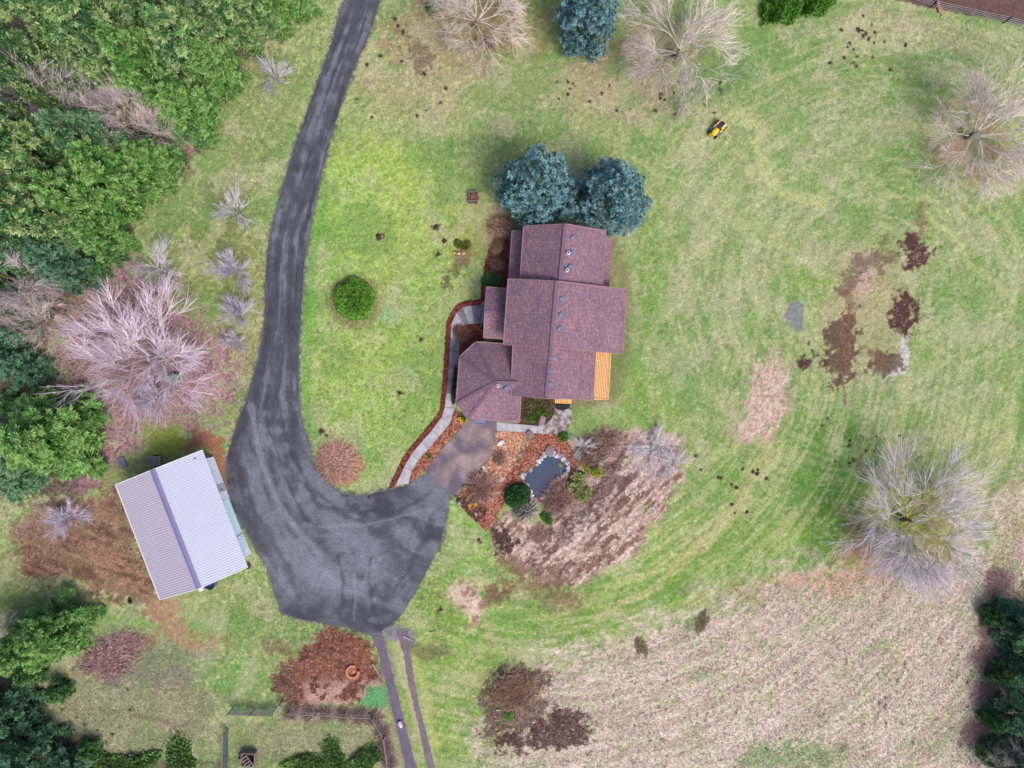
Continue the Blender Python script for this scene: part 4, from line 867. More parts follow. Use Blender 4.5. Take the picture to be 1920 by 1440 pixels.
# blue spruces
conifer(1004, 382, 11.5, 4.15, SPR[0], 'large blue spruce overlapping the top left of the house roof', 'spruce tree', 'blue spruces', .3, 'spruce_tree')
conifer(1137, 390, 10.5, 3.75, SPR[1], 'blue spruce just right of its twin, above the house roof', 'spruce tree', 'blue spruces', 1.3, 'spruce_tree')
conifer(1096, 72, 10.5, 3.25, SPR[0], 'blue spruce alone at the top edge beside the bare tree', 'spruce tree', 'blue spruces', 2.5, 'spruce_tree')
G1 = 'evergreens of the wood on the left'
FT = [(560, 6, 6, 2.6, 2, 'small bright fir touching the top edge closest to the gravel road'), (498, 50, 7, 2.6, 0, 'small fir at the tip of the wood beside the road verge'), (418, 150, 8, 2.8, 2, 'bright fir poking toward the lawn near the dark clump'), (140, 185, 17, 4.4, 0, 'tall fir in the top left corner of the photo'), (522, 22, 8, 3.0, 2, 'fresh green fir nearest the gravel road at the top edge'), (458, 62, 9, 3.4, 0, 'fir bulging toward the lawn left of the small bare tree'), (400, 20, 13, 3.8, 1, 'mid green fir behind the firs at the top of the wood'),
      (385, 130, 11, 4.2, 0, 'fir at the wood edge above the dark round cluster'), (372, 222, 7.5, 3.2, 2, 'low dark fir at the corner of the wood edge'), (318, 60, 15, 4.4, 0, 'tall yellow green fir in the upper wood'),
      (330, 175, 13, 3.8, 2, 'green fir beside the bare gap in the wood'), (270, 130, 16, 4.6, 0, 'tallest yellow green fir above the mossy bare limbs'), (240, 40, 17, 4.6, 1, 'tall fir by the top left corner'), (200, 110, 17, 4.4, 0, 'pale tipped fir left in the upper wood'),
      (305, 318, 7, 2.8, 2, 'bright green fir at the wood edge below the twiggy gap'), (258, 345, 11, 3.7, 2, 'bright green fir set back from the lawn edge'), (226, 300, 12, 3.6, 1, 'fir below the mossy bare limbs'), (212, 400, 12, 3.8, 2, 'vivid fir pointing at the row of bare saplings'),
      (160, 340, 16, 4.6, 0, 'large yellow green fir at the left edge of the photo'), (215, 445, 7, 2.8, 2, 'low vivid fir at the lower corner of the wood'), (150, 430, 14, 4.2, 0, 'broad fir above the tangle of bare branches'), (110, 300, 18, 4.4, 0, 'tall fir leaning out at the left frame edge'),
      (150, 500, 8, 3.0, 1, 'dark fir just above the big lilac bare tree'), (88, 470, 12, 3.6, 1, 'dark fir behind the tangle of bare branches'), (28, 640, 9, 3.4, 1, 'dark fir left of the big lilac bare tree'), (40, 560, 9, 3.0, 1, 'small fir half hidden by bare twigs at the left edge'), (66, 690, 5, 2.4, 1, 'low dark fir above the big round fir')]
for x, y, h, r_, k, lab in FT:
    kit = FIRDARK if k == 1 and h < 10 else FIR[k]
    conifer(x, y, h, r_, kit, lab, 'fir tree', G1)
conifer(135, 812, 10, 5.0, FIR[2], 'big broad green fir above the dirt beside the barn', 'fir tree', G1, 2.1)
conifer(60, 850, 8, 4.6, FIR[1], 'fir at the left frame edge behind the big broad fir', 'fir tree', G1, .4)
conifer(138, 1160, 8, 3.3, FIR[2], 'bright green conifer standing alone below the dirt', 'fir tree', G1, .2)
conifer(85, 1190, 8, 3.4, FIR[2], 'bright green conifer at the left edge with grey twigs behind', 'fir tree', G1, 1.2)
for x, y, h, r_, k, lab in [(35, 1320, 9, 3.4, 1, 'dark fir at the left edge above the lower left corner'), (85, 1395, 8, 3.2, 1, 'fir filling the lower left corner'), (20, 1400, 10, 3.6, 0, 'tall fir at the lower left corner'), (150, 1430, 5, 2.6, 1, 'low dark fir on the bottom edge near the corner')]:
    conifer(x, y, h, r_, FIRDARK if k == 1 else FIR[k], lab, 'fir tree', 'evergreens in the lower left corner')
for x, y, h, r_, lab in [(1885, 1160, 6, 2.6, 'upper dark evergreen at the right edge beyond the field'), (1895, 1250, 5, 2.2, 'small dark evergreen between larger ones at the right edge'), (1888, 1320, 7, 2.8, 'middle dark evergreen at the right edge by the field corner'), (1885, 1415, 7, 2.9, 'lowest evergreen in the bottom right corner'), (1925, 1190, 9, 3.2, 'dark evergreen mostly beyond the right edge')]:
    conifer(x, y, h, r_, FIRDARK, lab, 'fir tree', 'evergreens at the right edge')

# ------------------------------------------------------------------ bare trees
def tube_mesh(name, A, B, ra, rb, cols, m, n=3):
    A = np.array(A); B = np.array(B); D = B-A; D /= np.maximum(np.linalg.norm(D, axis=1, keepdims=True), 1e-6)
    ref = np.where(np.abs(D[:, 2:3]) > .9, [[1., 0, 0]], [[0, 0, 1.]]); U = np.cross(D, ref); U /= np.linalg.norm(U, axis=1, keepdims=True); V_ = np.cross(D, U)
    ring = []
    for i in range(n):
        t = 2*math.pi*i/n; ring.append(U*math.cos(t)+V_*math.sin(t))
    ring = np.stack(ring, 1); ra = np.array(ra)[:, None, None]; rb = np.array(rb)[:, None, None]
    V = np.concatenate([A[:, None, :]+ring*ra, B[:, None, :]+ring*rb], 1); k = len(A)
    b = (np.arange(k)*2*n)[:, None]; F = []
    for i in range(n):
        j = (i+1) % n; F.append(np.concatenate([b+i, b+j, b+n+j, b+n+i], 1))
    return npmesh(name, V.reshape(-1, 3), np.concatenate(F), np.repeat(np.array(cols), 2*n, 0), m, False)
def bare_mesh(seed, h, spread, limbs, depth, twigcol, barkcol, minr=.02, moss=None, up=.55, fan=3, wig=.2, shoots=4, sl=1.1):
    r = random.Random(seed); A = []; B = []; RA = []; RB = []; C = []; tc, bc = lin(twigcol), lin(barkcol); mc = lin(moss) if moss else None
    def seg(a, b, ra, rb, c): A.append(a[:]); B.append(b[:]); RA.append(ra); RB.append(rb); C.append(c)
    def nd(d, k): return (d+Vector((r.gauss(0, k), r.gauss(0, k), r.gauss(0, k)))).normalized()
    def grow(p, d, L, rad, lev):
        n = 4 if lev < 1 else 3; q = p
        for i in range(n):
            d = nd(d, wig*.45); d.z += .02; q2 = q+d*L/n; r2 = max(rad*.86, minr*.7)
            k = min(1, (lev+i/n)/2.2); c = bc*(1-k)+tc*k
            if mc is not None and r.random() < (.9, .85, .6, .12)[lev]: c = mc; rad = max(rad, .03)
            seg(q, q2, rad, r2, c*r.uniform(.82, 1.18)); rad = r2; q = q2
            if lev >= depth-1:
                for _ in range(shoots if lev == depth else shoots//2):
                    e = nd(d, .34); e = (e+Vector((q.x, q.y, 0))*(.35/max(1, Vector((q.x, q.y, 0)).length))).normalized(); l = sl*r.uniform(.4, 1.1); m1 = q+e*l*.5; e2 = nd(e, .15); cc = tc*r.choice((.55, .8, 1, 1.15, 1.3))
                    seg(q, m1, minr*.75, minr*.62, cc); seg(m1, m1+e2*l*.5, minr*.62, minr*.4, cc)
            if lev < depth and i >= 1: side(q, d, L*.70, rad*.62, lev)
        if lev < depth:
            for _ in range(fan-1): side(q, d, L*.72, rad*.7, lev)
    def side(q, d, L, rad, lev):
        dd = nd(d, .38); grow(q, dd, L*r.uniform(.75, 1.2), max(rad, minr), lev+1)
    for i in range(limbs):
        az = i*2.39996+r.uniform(-.4, .4); k = r.uniform(.25, 1.0); d = Vector((math.cos(az)*k, math.sin(az)*k, up*r.uniform(.5, 1.3))).normalized()
        grow(Vector((0, 0, h*r.uniform(.05, .22))), d, spread*.42*r.uniform(.75, 1.2), .085*r.uniform(.8, 1.2)*h/8, 0)
    A_ = np.array(B); sc = h/max(A_[:, 2].max(), .1)*.97; rr = np.percentile(np.hypot(A_[:, 0], A_[:, 1]), 96); sx = spread/rr
    A = np.array(A)*[sx, sx, sc]; B = np.array(B)*[sx, sx, sc]
    print('bare', seed, len(A))
    return tube_mesh('crown', A, B, RA, RB, C, M['twig'])
def stub(h, r):
    mb = MB(); mb.tube((0, 0, -.2), (0, 0, h*.16), r, r*.8, 8, caps=False); mb.tube((0, 0, h*.16), (0, 0, h*.24), r*.8, r*.15, 8); return mb.mesh('trunk', M['bark'])
BIG = [(bare_mesh(51, 8, 6, 12, 3, (248, 228, 246), (206, 192, 202), up=.5, minr=.015, shoots=2, sl=1.7, wig=.2, fan=2), stub(8, .24)),
       (bare_mesh(52, 8, 6, 13, 3, (244, 230, 238), (176, 174, 140), up=.5, minr=.015, shoots=2, sl=1.8, moss=(170, 178, 66), wig=.2, fan=2), stub(8, .24)),
       (bare_mesh(53, 8, 6, 11, 3, (250, 234, 226), (222, 214, 200), up=.5, minr=.016, shoots=2, sl=1.3, wig=.3, fan=2), stub(8, .24))]
SMALL = [(bare_mesh(61, 3.5, 2, 9, 1, (226, 220, 226), (200, 196, 200), up=.8, minr=.016, wig=.3, shoots=4, sl=.7), stub(3, .08)),
         (bare_mesh(62, 3.5, 2, 11, 1, (226, 216, 234), (190, 186, 200), up=.9, minr=.016, wig=.35, shoots=6, sl=.75), stub(3, .08))]
def bare(px, py, h, spread, kit, base, label, group=None, rz=0, name='bare_tree'):
    w = W(px, py); o = empty(name, (w.x, w.y, gz(px, py)-.05), rz); k = spread/base[0]; o.scale = (k, k, h/base[1])
    link('crown', kit[0], o); link('trunk', kit[1], o); tag(o, label, 'bare tree', group); return o
GB = 'leafless trees'
bare(300, 672, 9, 7.6, BIG[0], (6, 8), 'large leafless tree with lilac twigs above the barn', GB, .4)
bare(1690, 972, 9, 8.0, BIG[1], (6, 8), 'large mossy leafless tree on the lawn beside the dry field', GB, 1)
bare(1266, 108, 8, 6.4, BIG[2], (6, 8), 'leafless tree with fawn twigs beside the lone blue spruce', GB, 2)
bare(1812, 258, 8.5, 6.8, BIG[2], (6, 8), 'leafless tree at the right edge over pinkish ground', GB, 4)
bare(893, 50, 8, 5.4, BIG[2], (6, 8), 'leafless tree cut by the top edge left of the spruce', GB, 5)
bare(160, 235, 13, 4.5, BIG[1], (6, 8), 'tall mossy leafless tree in the gap of the upper wood', GB, 1)
bare(230, 290, 9, 3.6, BIG[2], (6, 8), 'leafless tree with white twigs on the gap\'s lower side', GB, 1)
bare(60, 210, 12, 4.0, BIG[1], (6, 8), 'mossy leafless tree at the left edge of the wood gap', GB, 3)
bare(75, 540, 11, 4.2, BIG[1], (6, 8), 'leafless tree tangled with firs at the left edge', GB, 2.2)
bare(20, 1190, 6, 3.2, BIG[2], (6, 8), 'grey leafless tree at the left edge beside the bright conifer', GB, .2)
bare(1868, 1420, 6, 2.8, BIG[2], (6, 8), 'leafless tree in the bottom right corner', GB, .9)
bare(305, 262, 6, 3.0, BIG[2], (6, 8), 'leafless tree with dense white twigs at the lawn end of the wood gap', GB, 3.3)
bare(262, 232, 9, 3.2, BIG[1], (6, 8), 'mossy leafless tree in the middle of the wood gap', GB, 5)
bare(100, 600, 7, 3.4, BIG[2], (6, 8), 'leafless tree between dark firs above the big round fir', GB, 2)
und = conifer_mesh(25, 3, 2, 420, 20, [(92, 150, 84), (74, 128, 70), (118, 172, 100)], FIRP, tipcol=(150, 196, 124))
kund = (und, trunk_mesh(3, .08))
for i, (x, y, r_) in enumerate([(395, 190, 1.3), (380, 255, 1.5), (345, 250, 1.4), (330, 290, 1.3), (290, 235, 1.2), (430, 120, 1.4), (250, 380, 1.3), (185, 250, 1.4), (225, 480, 1.2), (190, 510, 1.3), (60, 620, 1.6), (85, 745, 1.4), (30, 760, 1.8), (1852, 1150, 1.3), (1862, 1255, 1.3), (1850, 1340, 1.2), (1850, 1400, 1.4), (175, 1400, 1.3), (120, 1290, 1.3), (70, 1255, 1.5)]):
    w = W(x, y); o = empty('undergrowth_shrub', (w.x, w.y, gz(x, y)), i*1.1); o.scale = (r_/2, r_/2, rnd.uniform(.6, 1.0)); link('crown', kund[0], o); link('trunk', kund[1], o)
    lab = ['right of the dark firs at the wood edge', 'at the outermost corner of the upper wood', 'under the corner of the upper wood, behind another', 'at the lawn end of the wood gap', 'in the middle of the wood gap', 'below the small leafless sapling, on the wood edge', 'under the bright firs above the saplings', 'near the mossy trees deep in the wood gap', 'at the lower tip of the bright firs', 'at the wood edge just above the pink leaves', 'beside the dark fir left of the lilac tree', 'touching the top of the big round fir', 'left of the top of the big round fir', 'uppermost along the right edge wood', 'second along the right edge wood', 'third along the right edge wood', 'lowest along the right edge wood', 'on the bottom edge beside the corner firs', 'right of the dark firs at the lower left', 'just below the bright conifers at the left edge'][i]
    tag(o, 'low green undergrowth shrub '+lab, 'shrub', 'undergrowth shrubs along the woods')
GS = 'leafless saplings left of the gravel road'
for x, y, h, s_, k, lab in [(522, 152, 3.2, 2.1, 0, 'pale fuzzy leafless sapling alone near the top of the road'), (450, 402, 3.4, 2.3, 0, 'white leafless sapling nearest the road bend, upper of the row'), (447, 506, 3.6, 2.4, 1, 'dense lilac leafless sapling in the middle of the row'),
                            (312, 510, 4, 3.0, 0, 'leafless sapling between the wood edge and the row'), (455, 590, 3.4, 2.2, 1, 'leafless sapling lowest in the row by the road'), (135, 965, 2.6, 2.4, 1, 'grey leafless sapling on the dirt below the big fir'), (445, 640, 2, 1.4, 1, 'small wispy sapling under the lowest sapling'),
                            (300, 745, 3, 2.4, 1, 'low fawn leafless sapling beneath the big lilac tree')]:
    bare(x, y, h, s_, SMALL[k], (2, 3.5), lab, GS if x > 300 else None, rnd.random()*6, 'bare_sapling')
bare(1222, 842, .9, 2.6, SMALL[0], (2, 3.5), 'whitish leafless shrub at the top of the straw mound', None, 1, 'bare_shrub')
bare(1258, 868, 1.4, 2.0, SMALL[0], (2, 3.5), 'low pale leafless shrub at the right tip of the straw mound', None, 2, 'bare_shrub')
bare(1090, 838, 1.2, 1.5, SMALL[0], (2, 3.5), 'low whitish shrub just right of the pond mulch', None, 2, 'bare_shrub')

# ------------------------------------------------------------------ twiggy grass clumps and shrubs
def clump_mesh(seed, N, rad, h, pal, w=.02, arch=.9, z0=0, bs=.16):
    rs = np.random.RandomState(seed); az = rs.rand(N)*2*math.pi; L = rad*rs.uniform(.35, 1.05, N); hh = h*rs.uniform(.5, 1.1, N)*(1-.35*L/rad)
    b = rs.randn(N, 2)*rad*bs; P0 = np.c_[b, np.zeros(N)+z0]
    dirs = np.c_[np.cos(az), np.sin(az)]; P1 = np.c_[b+dirs*(L*.5)[:, None], hh]; P2 = np.c_[b+dirs*L[:, None]+rs.randn(N, 2)*.06, hh*(1-arch)+.04]
    pal = np.array([lin(c) for c in pal]); c = pal[rs.randint(0, len(pal), N)]*rs.uniform(.75, 1.25, (N, 1))
    return tube_mesh('blades', np.r_[P0, P1], np.r_[P1, P2], np.full(2*N, w), np.r_[np.full(N, w), np.full(N, w*.5)], np.r_[c, c], M['twig'])
def clump(px, py, me, label, cat='ornamental grass', sc=(1, 1, 1), name='grass_clump', group=None, z=.04):
    w = W(px, py); o = link(name, me); o.location = (w.x, w.y, gz(px, py)+z-.02); o.scale = sc; o.rotation_euler = (0, 0, rnd.random()*6); tag(o, label, cat, group); return o
FAWN = [(222, 186, 160), (200, 156, 136), (236, 206, 174), (168, 124, 108)]
cm1 = clump_mesh(71, 3000, 2.0, .8, [(220, 172, 160), (202, 150, 142), (234, 196, 180), (226, 190, 158), (168, 118, 112)], .022, .8, bs=.3)
clump(632, 864, cm1, 'round reddish brown clipped twiggy shrub by the drive bend', 'shrub', sc=(.86, .86, .6), name='twiggy_shrub')
cm2 = clump_mesh(72, 900, 1.0, .8, FAWN, .02, .9)
clump(932, 495, cm2, 'spiky tan grass clump in the dark mulch left of the house', sc=(.75, .75, .9), group='tan grass clumps')
clump(932, 462, cm2, 'upper tan grass clump at the top of the left mulch bed', sc=(.9, .7, .8), group='tan grass clumps')
clump(938, 425, cm2, 'large pale grass clump below the left blue spruce', sc=(1.2, 1.5, .8), group='tan grass clumps')
cm3 = clump_mesh(73, 1300, 1.35, .9, [(214, 170, 154), (190, 146, 132), (228, 194, 178), (170, 120, 110)], .018, .7, bs=.3)
clump(906, 914, cm3, 'round leafless fawn shrub between apron and mulch path', 'shrub', sc=(1.1, 1.1, 1), name='twiggy_shrub')
clump(1051, 932, clump_mesh(74, 1500, 1.6, 1.0, [(214, 164, 166), (194, 140, 144), (226, 190, 186), (180, 160, 120)], .016, .7, bs=.3), 'pink leafless dome shrub below the pond', 'shrub', sc=(1, 1.1, 1), name='twiggy_shrub')
clump(985, 956, clump_mesh(75, 500, 1.3, .9, [(188, 180, 172), (206, 200, 196), (132, 118, 110)], .035, .6), 'grey gnarled leafless shrub below the round conifer', 'shrub', name='twiggy_shrub')
clump(866, 625, clump_mesh(76, 800, 1.1, 1.0, [(198, 142, 140), (160, 104, 100), (206, 160, 150)], .018, .8), 'pinkish leafless shrub in the mulch inside the walkway curve', 'shrub', sc=(.75, 1.0, .8), name='twiggy_shrub')
bare_t = clump_mesh(77, 1500, 1.1, .6, [(208, 166, 158), (176, 134, 132), (230, 200, 192)], .018, .8, bs=.6)
clump(200, 1235, bare_t, 'purple brown bramble patch below the bright conifer', 'shrub', sc=(1.0, 1.5, 1), name='bramble')
clump(240, 1205, bare_t, 'smaller grey brown bramble beside the purple one', 'shrub', sc=(1.0, .7, .7), name='bramble')
clump(350, 265, bare_t, 'purplish twiggy shrub in the edge of the wood', 'shrub', sc=(.6, .7, 1), name='bramble')
clump(937, 858, cm3, 'low fawn shrub in the leaf litter bed', 'shrub', sc=(.5, .5, .5), name='twiggy_shrub')
for i, (x, y) in enumerate([(1846, 1235), (1846, 1300), (1826, 1375), (1872, 1090), (1858, 1180)]):
    clump(x, y, bare_t, ['bramble by the right edge, second from the top', 'bramble by the right edge beside the middle evergreen', 'bramble at the lower right above the corner tree', 'uppermost bramble at the right edge', 'bramble left of the upper right edge evergreen'][i], 'shrub', sc=(.75, .75, .45), name='bramble', group='brambles at the right edge')

def leafball_mesh(seed, rad, N, size, pal, asp=(1, 1, .8), rough=.12, inner=.8, wdt=.5, lumps=0):
    rs = np.random.RandomState(seed); d = rs.randn(N, 3); d[:, 2] = np.abs(d[:, 2])*1.0-.15; d /= np.linalg.norm(d, axis=1, keepdims=True)
    az = np.arctan2(d[:, 1], d[:, 0]); el = d[:, 2]
    k = 1+rough*(fbm(az*1.3+5, el*2+3, seed, 3)-.5)*4
    if lumps: k = k*(1+.30*(vn(az*2.2, el*3, seed+1)-.5)*lumps)
    r_ = k*(inner+(1-inner)*rs.rand(N)**.5); P = d*r_[:, None]*rad*np.array(asp); P[:, 2] += rad*asp[2]*.12
    D = d+rs.randn(N, 3)*.75; pal = np.array([lin(c) for c in pal]); c = pal[rs.randint(0, len(pal), N)]*rs.uniform(.7, 1.25, (N, 1))
    return frond_mesh('foliage', P, D, size*rs.uniform(.7, 1.3, N), size*wdt*rs.uniform(.7, 1.2, N), c, M['leaf'], rs, 1.0)
def shrub(px, py, me, label, cat='shrub', sc=1, name='shrub', group=None, stem=True, z=0):
    w = W(px, py); o = empty(name, (w.x, w.y, gz(px, py)+z), rnd.random()*6 if sc != 1.001 else 0); o.scale = (sc, sc, sc) if not isinstance(sc, tuple) else sc
    link('foliage', me, o)
    mb = MB(); mb.tube((0, 0, -.1), (0, 0, .5), .08, .04, 6); mb.build('stem', M['bark'], o); tag(o, label, cat, group); return o
shrub(667, 562, leafball_mesh(81, 2.0, 17000, .17, [(126, 190, 66), (104, 168, 54), (150, 208, 84), (78, 136, 50)], (1, 1.0, .75), .05, .9, lumps=.5), 'round clipped bright green bush alone on the left lawn', sc=1.001)
shrub(971, 928, leafball_mesh(82, 1.35, 6500, .18, [(66, 116, 62), (86, 138, 72), (52, 94, 54)], (1, .85, .9), .08, .75), 'round dark green bush overhanging the pond\'s lower left')
vari = leafball_mesh(83, 1.0, 2600, .17, [(206, 214, 140), (170, 190, 96), (226, 220, 168), (124, 152, 68)], (1, 1, .8), .35, .6, .45, 1)
shrub(1082, 908, vari, 'cream and green variegated shrub right of the pond', sc=1.05, group='variegated shrubs')
shrub(1094, 925, vari, 'smaller cream variegated shrub just below its larger neighbour', sc=.75, group='variegated shrubs')
yel = leafball_mesh(84, .5, 900, .13, [(196, 216, 60), (164, 196, 48), (214, 226, 90)], (1, 1, .8), .2, .7)
shrub(1119, 885, yel, 'vivid yellow green ball shrub at the edge of the straw mound', sc=.95)
shrub(1102, 882, yel, 'loose yellow green shrub beside the vivid ball', sc=(.8, .6, .6)); shrub(1096, 873, yel, 'small sparse yellowish shrub above the variegated ones', sc=(.6, .8, .5))
grn = leafball_mesh(85, .6, 1300, .14, [(98, 156, 62), (76, 132, 52), (126, 176, 76)], (1, 1, .85), .2, .7)
shrub(1056, 818, grn, 'lime green ball shrub at the corner of the patio path', sc=.85); shrub(1023, 968, grn, 'small green shrub below the pink dome shrub', sc=(.8, .9, .8)); shrub(1030, 976, grn, 'smallest green shrub tucked beside its twin below the pond', sc=(.7, .6, .6))
shrub(1088, 889, grn, 'dark green low shrub left of the yellow shrubs', sc=(.6, .6, .5))
shrub(915, 566, grn, 'little green ball shrub above the entry steps', sc=.5); shrub(903, 614, grn, 'little green ball shrub below the entry steps', sc=.5); shrub(805, 856, grn, 'little green tuft in the mulch between walkway and apron', sc=.42)
shrub(921, 526, leafball_mesh(86, .95, 3200, .15, [(96, 142, 96), (76, 122, 82), (118, 164, 112)], (1, .95, .8), .15, .7), 'rounded grey green shrub beside the entry porch roof')
shrub(933, 537, grn, 'small dark shrub squeezed between porch roof and wing', sc=.5)
hedge = leafball_mesh(87, 1.0, 3500, .12, [(64, 118, 58), (50, 98, 48), (84, 138, 66)], (.22, 1.9, .7), .08, .8)
h_ = shrub(853, 722, hedge, 'narrow clipped hedge between the walkway and garage', 'hedge', sc=1.001, name='hedge'); h_.rotation_euler = (0, 0, R(-4))
lav = leafball_mesh(88, .6, 1600, .2, [(120, 160, 60), (92, 136, 46), (80, 118, 40), (150, 168, 84)], (1.4, 1, .55), .3, .5, .25)
shrub(1013, 770, lav, 'dark fern in the courtyard bed by the boulder', 'fern', sc=1, name='fern', group='courtyard ferns'); shrub(1000, 782, lav, 'yellow green fern low in the courtyard bed', 'fern', sc=.9, name='fern', group='courtyard ferns'); shrub(1021, 776, lav, 'fern nearest the patio pad', 'fern', sc=.7, name='fern', group='courtyard ferns')
brn = leafball_mesh(89, .7, 1300, .16, [(150, 132, 100), (116, 100, 78), (134, 142, 88), (170, 150, 122)], (1, 1, .4), .35, .4, .3)
for x, y, lab in [(987, 756, 'brown winter shrub in the corner of the courtyard bed'), (1008, 757, 'brown winter shrub along the wall in the courtyard'), (985, 776, 'brown winter shrub beside the garage in the courtyard'), (1028, 757, 'brown winter shrub by the orange porch')]:
    shrub(x, y, brn, lab, sc=.95, group='courtyard shrubs')
shrub(868, 782, lav, 'yellowish leafy plant under the garage roof corner', 'plant', sc=.6, name='plant')
bg_ = leafball_mesh(90, 2.2, 9000, .2, [(96, 168, 40), (70, 140, 32), (124, 190, 56), (48, 104, 36)], (1.35, .8, .9), .25, .7, .5, 1)
shrub(1468, 14, bg_, 'bright green bush at the top edge, left half of the pair', sc=.85, group='bright green bushes at the top edge'); shrub(1530, 4, bg_, 'bright green bush at the top edge, right half of the pair', sc=(.8, .7, .8), group='bright green bushes at the top edge')
shrub(820, 4, bg_, 'green bush at the top edge behind the bare tree', sc=(.5, .4, .5))
gs = leafball_mesh(91, 1.5, 4500, .22, [(112, 156, 78), (92, 134, 66), (134, 174, 96)], (1.5, .7, .3), .35, .6, .45, 1)
for x, y, s_, lab in [(575, 1432, .9, 'green bush at the bottom edge right of the wooden box'), (630, 1426, 1.0, 'green bush at the bottom edge in the garden plot'), (685, 1425, 1.0, 'green bush at the bottom edge nearest the wheel ruts'), (345, 1436, 1.3, 'bright green bush on the bottom edge left of the garden fence'), (245, 1436, 1.2, 'dull green bush on the bottom edge near the corner firs'), (190, 1425, .9, 'small bush on the bottom edge beside the corner firs')]:
    shrub(x, y, gs, lab, sc=s_, group='bushes along the bottom edge')
shrub(955, 1336, grn, 'pale green weed clump on the brush pile', sc=(1.2, .7, .5)); shrub(1202, 1212, brn, 'dark brown green tussock in the dry field', sc=(1.2, .8, .35)); shrub(1316, 1166, brn, 'brown tussock mound near the top of the dry field', sc=(1.3, .8, .35))
# mossy rock feature with two green cushions
shrub(859, 457, leafball_mesh(92, .5, 900, .12, [(120, 140, 44), (96, 116, 38), (150, 164, 60)], (1, .8, .6), .2, .6), 'left mossy cushion on the small lawn mound', sc=(.95, .95, .8), group='mossy cushions'); shrub(873, 460, bpy.data.meshes[-1] if False else vari if False else leafball_mesh(93, .5, 900, .12, [(128, 146, 56), (98, 118, 44)], (1, .8, .6), .2, .6), 'right mossy cushion on the small lawn mound', sc=(1.05, .95, .8), group='mossy cushions')
fl_ = empty('flower_row', W(861, 475)); tag(fl_, 'row of red, orange and white flowers below the mossy cushions', 'flowers')
for i, (x, y) in enumerate([(852, 475), (857, 475.5), (861, 476), (867, 475), (870, 476)]):
    w = W(x, y)-fl_.location; mb = MB(); mb.dome((w.x, w.y, .17), .14, 8, 3, full=True); mb.build('flower_head', M[['yellow', 'pinkwood', 'white', 'pinkwood', 'yellow'][i]], fl_)
for x, y in [(872, 913), (881, 947), (892, 944), (862, 785), (866, 790)]:
    w = W(x, y); mb = MB()
    for k in range(7):
        t = k*.9; mb.dome((math.cos(t)*.13, math.sin(t)*.13, .18+.02*k), .07, 6, 2, full=True)
    o = mb.build('flower_clump', M['yellow']); o.location = (w.x, w.y, .08); tag(o, 'yellow flower clump in the soil near the apron' if y > 900 else 'yellow flower clump under the garage roof corner', 'flower', 'yellow flower clumps')
# brush pile
clump(965, 1290, clump_mesh(78, 2400, 1.3, .7, [(190, 150, 130), (140, 106, 94), (226, 194, 170), (196, 150, 126)], .024, .8, bs=.75), 'brown brush pile at the left of the dry field', 'brush pile', sc=(.72, .8, .7), name='brush_pile')
clump(1120, 810+30, clump_mesh(79, 1800, 1.2, .5, [(176, 140, 128), (144, 108, 98), (204, 174, 160)], .018, .7, bs=.6), 'brown bramble at the top of the straw mound', 'shrub', sc=(1.3, .8, 1), name='bramble')

# ------------------------------------------------------------------ stuff: grass, straw, leaves, chips
def grass_stuff(name, N, area_fn, size, hgt, jit, tint=None, m='grass', seed=5, box=(-20, -20, 1940, 1460), lay=1.0, ang=None, tq=(.15, .65)):
    rs = np.random.RandomState(seed); X = rs.uniform(box[0], box[2], N*3); Y = rs.uniform(box[1], box[3], N*3)
    p = area_fn(X, Y); k = rs.rand(len(X)) < p; X = X[k][:N]; Y = Y[k][:N]; n = len(X)
    C = ground_colour(X, Y); C = C*rs.uniform(1-jit, 1+jit*1.1, (n, 1))*rs.uniform(.92, 1.08, (n, 3))
    if tint is not None:
        t = np.array([lin(c) for c in tint])[rs.randint(0, len(tint), n)]; q = rs.uniform(tq[0], tq[1], (n, 1)); C = C*(1-q)+t*q*rs.uniform(.7, 1.3, (n, 1))
    z = relief(X, Y)+np.where((X > 425) & (X < 850) & (Y < 1200), .03, 0); P = np.stack([(X-960)*S, (720-Y)*S, z], 1); a = rs.rand(n)*6.283 if ang is None else ang(X, Y)+rs.randn(n)*.28+np.pi*(rs.rand(n) < .5); L = size*rs.uniform(.5, 1.3, n)
    d = np.stack([np.cos(a), np.sin(a)], 1); s = np.stack([-d[:, 1], d[:, 0]], 1); w = (L*.22)[:, None]
    V = np.empty((n, 3, 3)); V[:, 0, :2] = P[:, :2]-s*w; V[:, 1, :2] = P[:, :2]+s*w; V[:, 2, :2] = P[:, :2]+d*(L*lay)[:, None]
    V[:, 0, 2] = V[:, 1, 2] = P[:, 2]-.01; V[:, 2, 2] = P[:, 2]+hgt*rs.uniform(.3, 1.2, n)
    return tag(link(name, npmesh(name, V.reshape(-1, 3), np.arange(3*n).reshape(-1, 3), np.repeat(C, 3, 0), M[m], False)), kind='stuff')
def off_hard(X, Y):
    k = np.ones(X.shape)
    for p, e in ((ROAD_POLY, 0), (APRON_POLY, 1), (HARD[3], -8)): k = k*(psdf(X, Y, p) > e)
    wk = [a for a, b in WALK_J]+[b for a, b in WALK_J][::-1]
    k = k*(psdf(X, Y, wk) > 1)*(psdf(X, Y, [(p[0], p[1]) for p in STRIP_OUT]+[b for a, b in WALK_J][::-1]) > 1)
    for p in (BED_MID, BED_ENTRY, BED_NORTH, LITTER, MULCH, PATIO_A, PATIO_B, POND, COURT): k = k*(psdf(X, Y, p) > 1)
    k = k*(psdf(X, Y, [(960, 433), (1136, 430), (1175, 543), (1165, 663), (1110, 750), (975, 790), (880, 786), (858, 757), (864, 668), (905, 636), (910, 540)]) > -6)
    return k
def thin(X, Y): return off_hard(X, Y)
